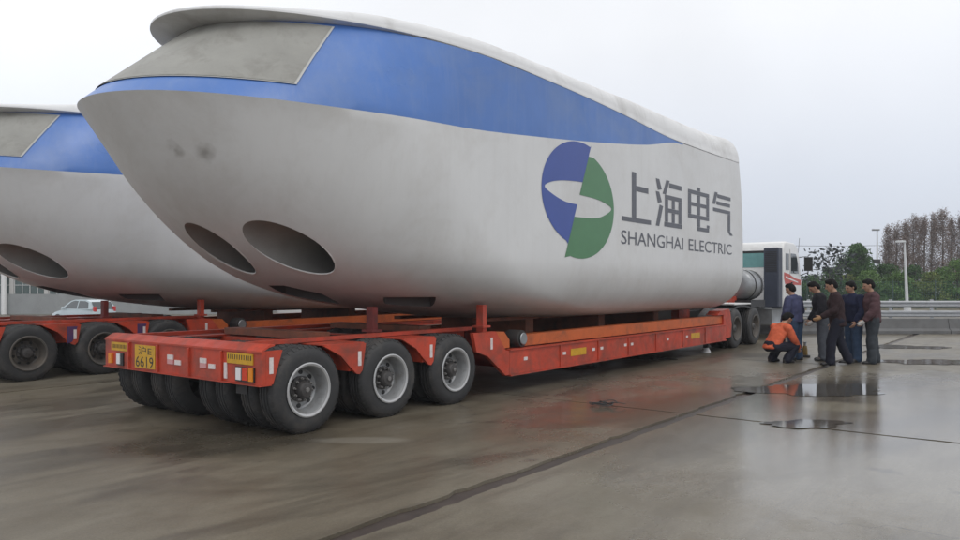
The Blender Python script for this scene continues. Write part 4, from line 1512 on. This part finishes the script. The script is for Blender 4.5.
# ------------------------------------------------------------------ buildings and cars at the left, behind the trailers
M['wall_grey'] = mat('wall_grey', (0.27, 0.28, 0.28), 0.7, var=0.08, vscale=0.8, dirt=(0.18, 0.18, 0.17), dscale=1)
M['wall_pale'] = mat('wall_pale', (0.48, 0.47, 0.45), 0.7, var=0.06)
M['pane_green'] = mat('pane_green', (0.07, 0.10, 0.095), 0.12, var=0.2)
def workshop():
    d = 64.0
    x, y = wpos(-60, d)
    t = empty('workshop_building', (x, y, -0.75), RZ)
    L, Hh = 27.0, 6.0
    # local x runs to the right across the view; front face at local y = 0 (towards the camera is -y after rotation)
    MB().box(0, L, 0.0, 8.0, 0.0, 1.75).build('wall', M['wall_grey'], t)
    MB().box(0, L, 0.0, 8.0, 3.35, Hh).build('wall', M['wall_grey'], t)
    MB().box(0, L, 0.3, 8.0, 1.752, 3.348).build('wall', M['wall_pale'], t)
    for k in range(9):
        x0 = k * 3.0
        MB().box(x0, x0 + 0.35, -0.002, 0.28, 1.752, 3.348).build('pier', M['wall_pale'], t)
        if k < 8:
            o = MB().box(x0 + 0.36, x0 + 2.99, 0.16, 0.19, 1.76, 3.34).build('window', M['pane_green'], t)
            fr = MB()
            for q in (0.0, 0.66, 1.32, 1.98, 2.60):
                fr.box(x0 + 0.36 + q, x0 + 0.40 + q, 0.12, 0.158, 1.76, 3.34)
            fr.box(x0 + 0.41, x0 + 2.95, 0.12, 0.157, 2.5, 2.54)
            fr.build('frame', M['white_paint'], o)
    MB().box(-0.3, L + 0.3, -0.4, 8.3, Hh, Hh + 0.25).build('roof', M['wall_pale'], t)
    MB().tube([(5.7, -0.25, 0), (5.7, -0.25, 6.0)], 0.22, 12).build('column', M['white_paint'], t, 60)
    MB().tube([(14.0, -0.25, 0), (14.0, -0.25, 6.0)], 0.22, 12).build('column', M['white_paint'], t, 60)
    tag(t, 'grey workshop building with a strip of greenish windows under the second nacelle', 'building')
workshop()
M['car_paint'] = mat('car_paint', (0.42, 0.50, 0.53), 0.28, var=0.03, coat=0.5)
M['car_dark'] = mat('car_dark', (0.10, 0.11, 0.13), 0.28, coat=0.5)
M['tail_red'] = mat('tail_red', (0.5, 0.03, 0.03), 0.2)
def make_car(px, d, heading, label, paint):
    x, y = wpos(px, d)
    t = empty('parked_car', (x, y, gz(x, y)), heading)
    t.scale = (1.1, 1.05, 1.05)
    W2 = 0.82
    # lower body: lofted along its length with round wheel arches; +x is the nose
    prof = [(-1.85, 0.42, 0.80), (-1.80, 0.30, 0.95), (-1.5, 0.24, 0.99), (-0.9, 0.22, 0.98), (0.0, 0.22, 0.95), (0.75, 0.22, 0.93), (1.2, 0.24, 0.86), (1.65, 0.28, 0.76), (1.85, 0.36, 0.62)]
    rings = []
    for (xx, z0, z1) in prof:
        tp = 1.0 - 0.16 * (abs(xx) / 1.85) ** 3
        w_ = W2 * tp
        zm = (z0 + z1) / 2
        rings.append([(xx, -w_ * 0.9, z0), (xx, -w_, zm * 0.9), (xx, -w_ * 0.99, zm * 1.2), (xx, -w_ * 0.92, z1), (xx, 0, z1 + 0.02), (xx, w_ * 0.92, z1), (xx, w_ * 0.99, zm * 1.2), (xx, w_, zm * 0.9), (xx, w_ * 0.9, z0)])
    vs = [p for r_ in rings for p in r_]
    n = 9
    fs = []
    for i in range(len(rings) - 1):
        for k in range(n):
            k2 = (k + 1) % n
            fs.append([i * n + k, i * n + k2, (i + 1) * n + k2, (i + 1) * n + k])
    fs += [list(range(n)), [(len(rings) - 1) * n + k for k in range(n)]]
    MB().add(vs, fs).build('body', paint, t, 50)
    # greenhouse
    gh = [(-1.72, 0.97), (-1.45, 1.40), (-1.05, 1.50), (-0.1, 1.52), (0.25, 1.44), (0.98, 0.93)]
    b = MB()
    vs, n2 = [], len(gh)
    for s in (-1, 1):
        for (xx, zz) in gh:
            vs.append((xx, s * (W2 * 0.93 - 0.17 * (zz - 0.95) / 0.55), zz))
    fs = [list(range(n2)), list(range(n2, 2 * n2))] + [[i, (i + 1) % n2, n2 + (i + 1) % n2, n2 + i] for i in range(n2)]
    b.add(vs, fs).build('cabin', paint, t, 35)
    for s in (-1, 1):
        def side(poly, nm):
            vv = [(xx, s * (W2 * 0.93 - 0.17 * (zz - 0.95) / 0.55 + 0.006), zz) for xx, zz in poly]
            ww = [(a, b_ - s * 0.012, c_) for a, b_, c_ in vv]
            m_ = len(vv)
            MB().add(vv + ww, [list(range(m_)), list(range(m_, 2 * m_))[::-1]] + [[i, (i + 1) % m_, m_ + (i + 1) % m_, m_ + i] for i in range(m_)]).build(nm, M['glass'], t)
        side([(-0.42, 1.0), (-0.42, 1.45), (-0.1, 1.46), (0.18, 1.39), (0.72, 1.0)], 'side_window')
        side([(-1.42, 1.02), (-1.30, 1.36), (-1.0, 1.44), (-0.50, 1.45), (-0.50, 1.0)], 'side_window')
        MB().box(-1.84, -1.70, s * 0.60 - 0.07, s * 0.60 + 0.07, 0.85, 1.14, 0.02).build('tail_light', M['tail_red'], t)
        MB().box(1.62, 1.80, s * 0.58 - 0.1, s * 0.58 + 0.1, 0.60, 0.70, 0.02).build('headlight', M['lamp_white'], t)
        MB().box(0.55, 0.68, s * 0.86 - 0.07, s * 0.86 + 0.07, 0.98, 1.10, 0.03).build('wing_mirror', paint, t)
        for xw in (-1.12, 1.15):
            wo = MB().lathe([(0.18, -0.09), (0.28, -0.09), (0.30, -0.06), (0.30, 0.06), (0.28, 0.09), (0.18, 0.09)], 20, 'y', (0, 0, 0)).build('wheel', M['tyre'], t, 35, (xw, s * 0.74, 0.30))
            MB().lathe([(0.0001, 0.092 * s), (0.10, 0.10 * s), (0.185, 0.085 * s)], 16, 'y').build('hubcap', M['grey_metal'], wo, 35)
            MB().lathe([(0.31, -0.02), (0.37, -0.02), (0.37, 0.02), (0.31, 0.02)], 20, 'y').build('arch', M['black'], t, 35, (xw, s * 0.80, 0.31))
    MB().prism([(-1.745, 1.02), (-1.735, 1.0), (-1.48, 1.39), (-1.50, 1.40)], 'y', -0.58, 0.58).build('rear_window', M['glass'], t)
    MB().prism([(0.95, 0.965), (0.97, 0.975), (0.29, 1.445), (0.27, 1.43)], 'y', -0.60, 0.60).build('windscreen', M['glass'], t)
    tag(t, label, 'car')
    return t
make_car(84, 45, RZ + PI - R(28), 'pale silver hatchback parked beyond the second trailer, nose to the left', M['car_paint'])

# ------------------------------------------------------------------ people
def ell_pts(c, r, n=8):
    out = []
    for i in range(n + 1):
        th = PI * i / n
        for k in range(2 * n):
            ph = PI * k / n
            out.append((c[0] + r[0] * math.sin(th) * math.cos(ph), c[1] + r[1] * math.sin(th) * math.sin(ph), c[2] + r[2] * math.cos(th)))
    return out
def as3(r):
    return (r, r, r) if not isinstance(r, (tuple, list)) else r
class Figure:
    def __init__(self):
        self.bm = bmesh.new()
    def seg(self, c0, r0, c1, r1):
        pts = ell_pts(c0, as3(r0), 6) + ell_pts(c1, as3(r1), 6)
        vs = [self.bm.verts.new(p) for p in pts]
        res = bmesh.ops.convex_hull(self.bm, input=vs, use_existing_faces=False)
        dead = [g for g in res['geom_interior'] if isinstance(g, bmesh.types.BMVert)]
        dead += [g for g in res['geom_unused'] if isinstance(g, bmesh.types.BMVert)]
        bmesh.ops.delete(self.bm, geom=list(set(dead)), context='VERTS')
        return self
    def chain(self, pts, rs):
        for i in range(len(pts) - 1):
            self.seg(pts[i], rs[i], pts[i + 1], rs[i + 1])
        return self
    def mesh(self, name, m, voxel=0.012, smooth_it=3, folds=0.0):
        me = bpy.data.meshes.new(name)
        self.bm.to_mesh(me)
        self.bm.free()
        o = bpy.data.objects.new(name, me)
        C.objects.link(o)
        r = o.modifiers.new('r', 'REMESH')
        r.mode = 'VOXEL'
        r.voxel_size = voxel
        s = o.modifiers.new('s', 'SMOOTH')
        s.iterations = smooth_it
        s.factor = 0.5
        bpy.context.view_layer.update()
        nm = bpy.data.meshes.new_from_object(o.evaluated_get(bpy.context.evaluated_depsgraph_get()))
        bpy.data.objects.remove(o)
        nm.name = name
        if folds > 0:                       # creases in the cloth
            nm.update()
            n = len(nm.vertices)
            co = np.empty(n * 3); no = np.empty(n * 3)
            nm.vertices.foreach_get('co', co)
            nm.vertices.foreach_get('normal', no)
            co = co.reshape(-1, 3); no = no.reshape(-1, 3)
            rg = np.random.default_rng(int(abs(co[:, 2].sum()) * 10) % 9999)
            amp = np.zeros(n)
            for q in range(9):
                dr = rg.normal(size=3); dr /= np.linalg.norm(dr)
                fr = rg.uniform(18, 75)
                ph = rg.uniform(0, 6.28)
                bend = np.sin(co @ rg.normal(size=3) * 7 + rg.uniform(0, 6.28))
                amp += np.abs(np.sin(co @ dr * fr * 0.5 + ph + 1.4 * bend)) ** 0.7 * (22.0 / fr) - 0.35 * (22.0 / fr)
            co = co + no * (amp * folds)[:, None]
            nm.vertices.foreach_set('co', co.ravel())
            nm.update()
        for p in nm.polygons:
            p.use_smooth = True
        nm.materials.clear()
        nm.materials.append(m)
        return nm
M['skin'] = mat('skin', (0.42, 0.24, 0.16), 0.5, var=0.06, vscale=20)
M['hair'] = mat('hair', (0.010, 0.009, 0.009), 0.8, spec=0.15, var=0.2, vscale=60)
M['shoe'] = mat('shoe', (0.02, 0.018, 0.018), 0.4, var=0.2, vscale=20)
def cloth(name, c):
    return mat(name, c, 0.85, var=0.18, vscale=9, bump=0.5, bscale=11, spec=0.2)
V3 = Vector
def person(px, feet_y, height, facing, pose, jacket, trousers, label, jacket_name='jacket', glove=None):
    """facing: angle in the ground plane relative to straight away from the camera (positive = turned left)"""
    d = CAMH * 740 / (feet_y - 287.0)
    x, y = wpos(px, d)
    t = empty('person', (x, y, 0), YAW + facing)
    k = height / 1.72
    t.scale = (k * 1.08, k * 1.13, k)
    pel = V3(pose.get('pelvis', (0, 0, 0.93)))
    lean = R(pose.get('lean', 4))
    tw = pose.get('side', 0.0)
    def up(z, x=0.0, yy=0.0):                       # point on the torso, z above the pelvis
        return pel + V3((math.sin(lean) * z + math.cos(lean) * x, yy + tw * z, math.cos(lean) * z - math.sin(lean) * x))
    waist, chest, shl = up(0.14), up(0.33, 0.01), up(0.455)
    neck0, neck1 = up(0.50), up(0.585, 0.02)
    nod = R(pose.get('nod', 10)) + lean
    def hd(x, yy, z):                               # head frame, origin at top of the neck
        a = R(pose.get('turn', 0))
        x, yy = x * math.cos(a) - yy * math.sin(a), x * math.sin(a) + yy * math.cos(a)
        return neck1 + V3((math.sin(nod) * z + math.cos(nod) * x, yy, math.cos(nod) * z - math.sin(nod) * x))
    sh = [up(0.44, 0, s * 0.175) for s in (1, -1)]
    arms, legs = [], []
    for i, s in enumerate((1, -1)):
        e_, w_ = pose['arms'][i]
        el = sh[i] + V3(e_)
        wr = el + V3(w_)
        arms.append((sh[i], el, wr))
        hip = pel + V3((0, s * 0.09, -0.03))
        kn = hip + V3(pose['legs'][i][0])
        an = kn + V3(pose['legs'][i][1])
        legs.append((hip, kn, an))
    # body: one continuous skin
    f = Figure()
    f.seg(pel, (0.10, 0.15, 0.10), waist, (0.09, 0.13, 0.09)).seg(waist, (0.09, 0.13, 0.09), chest, (0.105, 0.155, 0.12)).seg(chest, (0.105, 0.15, 0.12), shl, (0.075, 0.17, 0.06))
    f.seg(neck0, 0.058, neck1, 0.054)
    f.seg(hd(0.0, 0, 0.125), (0.097, 0.076, 0.10), hd(0.02, 0, 0.06), (0.082, 0.066, 0.07))
    f.seg(hd(0.03, 0, 0.05), (0.062, 0.055, 0.05), hd(0.055, 0, 0.0), (0.034, 0.034, 0.026))
    f.seg(hd(0.098, 0, 0.10), 0.009, hd(0.113, 0, 0.065), 0.014)
    f.seg(hd(0.088, 0, 0.022), (0.008, 0.024, 0.007), hd(0.088, 0, 0.026), (0.008, 0.02, 0.007))
    for s in (1, -1):
        f.seg(hd(-0.005, s * 0.076, 0.105), (0.018, 0.008, 0.028), hd(-0.005, s * 0.080, 0.075), (0.012, 0.007, 0.018))
        f.seg(hd(0.086, s * 0.018, 0.118), (0.012, 0.014, 0.008), hd(0.078, s * 0.048, 0.116), (0.010, 0.010, 0.007))
    for i, s in enumerate((1, -1)):
        a, e_, w_ = arms[i]
        f.chain([a, e_, w_], [0.055, 0.043, 0.030])
        h_, kn, an = legs[i]
        f.chain([h_, kn, an], [0.085, 0.058, 0.042])
        f.seg(an, 0.042, an + V3((0.13, 0, -0.05)), (0.045, 0.042, 0.025))
        # hand: palm, four curled fingers, thumb leaving the side of the palm
        dv = (w_ - e_).normalized()
        fw = V3((1, 0, 0)) - dv * dv.x
        fw = fw.normalized() if fw.length > 0.15 else V3((0, 0, 1)) - dv * dv.z
        fw.normalize()
        sd_ = dv.cross(fw)
        inw = sd_ * (1 if sd_.y * s < 0 else -1)          # towards the body: the palm side
        pc = w_ + dv * 0.055
        f.seg(w_, 0.027, pc + dv * 0.035, (0.030, 0.022, 0.030))
        for q, (off, L) in enumerate(((0.030, 0.072), (0.010, 0.082), (-0.011, 0.076), (-0.031, 0.058))):
            b0 = pc + dv * 0.045 + fw * off
            b1 = b0 + dv * L * 0.5 + inw * 0.012
            b2 = b1 + dv * L * 0.35 + inw * 0.030
            f.chain([b0, b1, b2], [0.0105, 0.0095, 0.008])
        t0 = w_ + dv * 0.03 + fw * 0.026
        t1 = t0 + dv * 0.030 + fw * 0.030 + inw * 0.010
        f.chain([t0, t1, t1 + dv * 0.030 + fw * 0.006 + inw * 0.012], [0.014, 0.0115, 0.009])
    link('body', f.mesh('body', M['skin'], 0.0085, 2), M['skin'], t)
    # eyes
    ey = MB()
    for s in (1, -1):
        bm = bmesh.new()
        bmesh.ops.create_icosphere(bm, subdivisions=1, radius=0.011)
        for v in bm.verts:
            v.co += hd(0.083, s * 0.032, 0.098)
        ey.bm(bm)
    ey.build('eyes', M['hair'], t)['kind'] = 'stuff'
    # hair: cap over the crown, back and sides
    f = Figure()
    f.seg(hd(-0.010, 0, 0.150), (0.093, 0.078, 0.084), hd(-0.036, 0, 0.11), (0.068, 0.077, 0.075))
    f.seg(hd(-0.045, 0, 0.10), (0.065, 0.074, 0.07), hd(-0.055, 0, 0.055), (0.045, 0.058, 0.04))
    f.seg(hd(0.03, 0, 0.195), (0.050, 0.058, 0.032), hd(0.062, 0, 0.182), (0.022, 0.048, 0.018))
    link('hair', f.mesh('hair', M['hair'], 0.010, 2, 0.004), M['hair'], t)
    # jacket
    f = Figure()
    hem = pose.get('hem', -0.06)
    hemp = up(hem)
    f.seg(hemp, (0.135, 0.185, 0.03), waist, (0.128, 0.172, 0.09)).seg(waist, (0.128, 0.172, 0.09), chest, (0.140, 0.192, 0.12)).seg(chest, (0.138, 0.190, 0.11), shl, (0.095, 0.185, 0.065))
    f.seg(up(0.49), (0.082, 0.095, 0.03), up(0.525, -0.01), (0.070, 0.070, 0.022))
    for i in (0, 1):
        a, e_, w_ = arms[i]
        cuff = e_.lerp(w_, 0.90)
        f.chain([a, e_, cuff], [0.078, 0.066, 0.050])
        m1, m2 = a.lerp(e_, 0.55), e_.lerp(cuff, 0.5)
        f.seg(m1, 0.075, a.lerp(e_, 0.62), 0.073)
        f.seg(m2, 0.064, e_.lerp(cuff, 0.6), 0.060)
    jn = bpy.data.objects
    j = link(jacket_name, f.mesh(jacket_name, jacket, 0.0115, 3, 0.0065), jacket, t)
    # trousers
    f = Figure()
    f.seg(pel + V3((0, 0, 0.05)), (0.118, 0.165, 0.06), pel + V3((0, 0, -0.04)), (0.125, 0.17, 0.08))
    for i in (0, 1):
        h_, kn, an = legs[i]
        f.chain([h_, kn, an + V3((0.012, 0, -0.015))], [0.105, 0.082, 0.072])
        f.seg(kn.lerp(an, 0.8), 0.074, an + V3((0.02, 0, -0.02)), (0.086, 0.074, 0.03))
    link('trousers', f.mesh('trousers', trousers, 0.0115, 3, 0.0055), trousers, t)
    # shoes
    for i in (0, 1):
        f = Figure()
        an = legs[i][2]
        f.seg(an + V3((-0.04, 0, -0.025)), (0.045, 0.042, 0.045), an + V3((0.13, 0, -0.045)), (0.055, 0.047, 0.032))
        f.seg(an + V3((-0.045, 0, -0.063)), (0.045, 0.043, 0.014), an + V3((0.14, 0, -0.063)), (0.058, 0.050, 0.014))
        link('shoe', f.mesh('shoe', M['shoe'], 0.010, 2), M['shoe'], t)
    if glove is not None:
        for i in glove[0]:
            f = Figure()
            e_, w_ = arms[i][1], arms[i][2]
            dv = (w_ - e_).normalized()
            f.seg(w_ - dv * 0.02, 0.036, w_ + dv * 0.075, (0.038, 0.030, 0.038))
            for off in (0.03, 0.01, -0.01, -0.03):
                f.seg(w_ + dv * 0.08 + V3((off, 0, 0)), 0.014, w_ + dv * 0.135 + V3((off, 0, 0)), 0.012)
            f.seg(w_ + dv * 0.04 + V3((0.04, 0, 0)), 0.017, w_ + dv * 0.09 + V3((0.07, 0, 0)), 0.014)
            link('glove', f.mesh('glove', glove[1], 0.009, 2), glove[1], t)
    # seat the lowest shoe on the ground
    lo = min(l[2].z for l in legs) - 0.077
    t.location.z = -lo * k
    tag(t, label, 'person', 'men gathered beside the truck')
    return t
M['c_orange'] = cloth('c_orange', (0.62, 0.13, 0.06))
M['c_bluegrey'] = cloth('c_bluegrey', (0.055, 0.06, 0.12))
M['c_black'] = cloth('c_black', (0.018, 0.017, 0.022))
M['c_brown'] = cloth('c_brown', (0.032, 0.018, 0.020))
M['c_navy'] = cloth('c_navy', (0.016, 0.02, 0.05))
M['c_maroon'] = cloth('c_maroon', (0.085, 0.045, 0.05))
M['c_jeans'] = cloth('c_jeans', (0.05, 0.085, 0.15))
M['c_greytr'] = cloth('c_greytr', (0.10, 0.11, 0.13))
M['c_darktr'] = cloth('c_darktr', (0.016, 0.017, 0.028))
M['c_slate'] = cloth('c_slate', (0.045, 0.052, 0.06))
M['glove_white'] = cloth('glove_white', (0.55, 0.53, 0.50))
M['glove_tan'] = cloth('glove_tan', (0.42, 0.25, 0.13))
ST = [((0.01, 0.01, -0.43), (-0.02, 0.02, -0.40)), ((0.02, -0.01, -0.43), (-0.03, -0.02, -0.40))]
L90 = R(90)
# crouching man in orange, turned to the right
person(772, 362.5, 1.70, R(-72), dict(pelvis=(0, 0, 0.36), lean=30, nod=8,
       arms=[((0.10, 0.04, -0.26), (0.16, -0.06, -0.16)), ((0.12, -0.04, -0.25), (0.15, 0.06, -0.18))],
       legs=[((0.36, 0.08, 0.10), (-0.22, 0.0, -0.36)), ((0.40, -0.08, 0.02), (-0.20, 0.0, -0.28))], hem=-0.05),
       M['c_orange'], M['c_darktr'], 'crouching man in an orange jacket beside the truck wheels')
person(795.5, 360, 1.66, R(35), dict(lean=6, nod=14,
       arms=[((-0.01, 0.09, -0.27), (0.10, -0.03, -0.23)), ((0.0, -0.09, -0.27), (0.14, 0.05, -0.21))], legs=ST),
       M['c_bluegrey'], M['c_jeans'], 'man in a blue-grey jacket and jeans seen from behind in front of the cab')
person(823, 360.5, 1.72, R(78), dict(lean=9, nod=24,
       arms=[((0.01, 0.06, -0.28), (0.14, -0.06, -0.21)), ((0.0, -0.06, -0.28), (0.13, 0.04, -0.21))],
       legs=[((0.03, 0.0, -0.43), (-0.04, 0.01, -0.40)), ((0.0, 0.0, -0.43), (-0.04, -0.01, -0.40))]),
       M['c_black'], M['c_greytr'], 'man in a black jacket and grey trousers looking down, left of the brown-coated man', glove=((0,), M['glove_white']))
person(837.5, 365, 1.74, R(72), dict(lean=5, nod=14, hem=-0.13,
       arms=[((0.05, 0.06, -0.27), (0.20, -0.03, -0.12)), ((-0.04, -0.07, -0.28), (0.06, 0.03, -0.25))],
       legs=[((0.12, 0.0, -0.42), (0.0, 0.0, -0.41)), ((-0.05, 0.0, -0.43), (-0.17, 0.0, -0.37))]),
       M['c_brown'], M['c_darktr'], 'man in a long dark brown coat stepping left with one hand forward', 'coat', glove=((0,), M['glove_tan']))
person(853.5, 361.5, 1.70, R(110), dict(lean=3, nod=12, turn=-10,
       arms=[((0.03, 0.08, -0.27), (0.13, -0.03, -0.22)), ((-0.03, -0.08, -0.28), (0.06, 0.02, -0.25))],
       legs=[((0.04, 0.02, -0.43), (-0.03, 0.01, -0.40)), ((-0.02, -0.02, -0.43), (-0.05, -0.01, -0.40))]),
       M['c_navy'], M['c_jeans'], 'man in a navy sweater and blue jeans between the brown-coated and maroon-jacketed men', 'sweater')
person(872.5, 363.5, 1.74, R(80), dict(lean=2, nod=14,
       arms=[((0.04, 0.07, -0.27), (0.16, -0.01, -0.20)), ((0.0, -0.06, -0.28), (0.10, 0.02, -0.24))],
       legs=[((0.06, 0.02, -0.43), (-0.02, 0.01, -0.40)), ((-0.05, -0.03, -0.43), (-0.06, -0.01, -0.40))]),
       M['c_maroon'], M['c_slate'], 'rightmost man, in a maroon jacket and dark grey trousers', glove=((0,), M['glove_white']))

# ------------------------------------------------------------------ small things on the ground
def wire_tangle():
    x, y = wpos(604, CAMH * 740 / (406 - 287.0))
    rr = random.Random(5)
    pts = []
    for k in range(90):
        a = k * 0.28
        r = 0.14 + 0.05 * math.sin(k * 0.37)
        pts.append((r * math.cos(a) + 0.0022 * k - 0.1, 0.6 * r * math.sin(a) + 0.05 * math.sin(k * 0.11), 0.012 + 0.012 * (1 + math.sin(k * 0.9)) + 0.0003 * k))
    o = MB().tube(pts, 0.006, 5).build('wire_coil', M['steel_dark'], None, 60)
    o.location = (x, y, 0.0)
    o.rotation_euler.z = RZ
    tag(o, 'small tangled coil of dark wire lying on the concrete beside the joint', 'wire')
wire_tangle()
M['jack_paint'] = mat('jack_paint', (0.22, 0.14, 0.03), 0.5, var=0.2, dirt=(0.04, 0.035, 0.03), dscale=9, damt=0.8)
def jack():
    x, y = wpos(805, 16.9)
    t = empty('hydraulic_jack', (x, y, 0.0), 0.5)
    MB().box(-0.11, 0.11, -0.09, 0.09, 0.0, 0.05, 0.01).build('base', M['steel_dark'], t)
    MB().lathe([(0.0001, 0.05), (0.055, 0.05), (0.06, 0.07), (0.055, 0.18), (0.04, 0.26), (0.0001, 0.26)], 16, 'z').build('cylinder', M['jack_paint'], t, 35)
    MB().lathe([(0.0001, 0.26), (0.03, 0.26), (0.03, 0.33), (0.045, 0.335), (0.045, 0.35), (0.0001, 0.35)], 12, 'z').build('ram', M['grey_metal'], t, 35)
    MB().tube([(0.08, 0, 0.08), (0.30, 0.05, 0.30)], 0.014, 6).build('handle', M['steel_dark'], t)
    tag(t, 'small dull yellow jack standing on the wet ground behind the man in jeans', 'jack')
jack()

# ------------------------------------------------------------------ damp air
HZ = MB().box(-720, 720, -720, 720, -2.0, 13.0).mesh('haze')
hm = bpy.data.materials.new('haze')
hm.use_nodes = True
hn = hm.node_tree
hn.nodes.clear()
ho = hn.nodes.new('ShaderNodeOutputMaterial')
hv = hn.nodes.new('ShaderNodeVolumePrincipled')
hv.inputs['Color'].default_value = (0.90, 0.93, 0.97, 1)
hv.inputs['Density'].default_value = 0.0010
hn.links.new(hv.outputs[0], ho.inputs['Volume'])
hz = link('haze', HZ, hm)
tag(hz, kind='stuff')
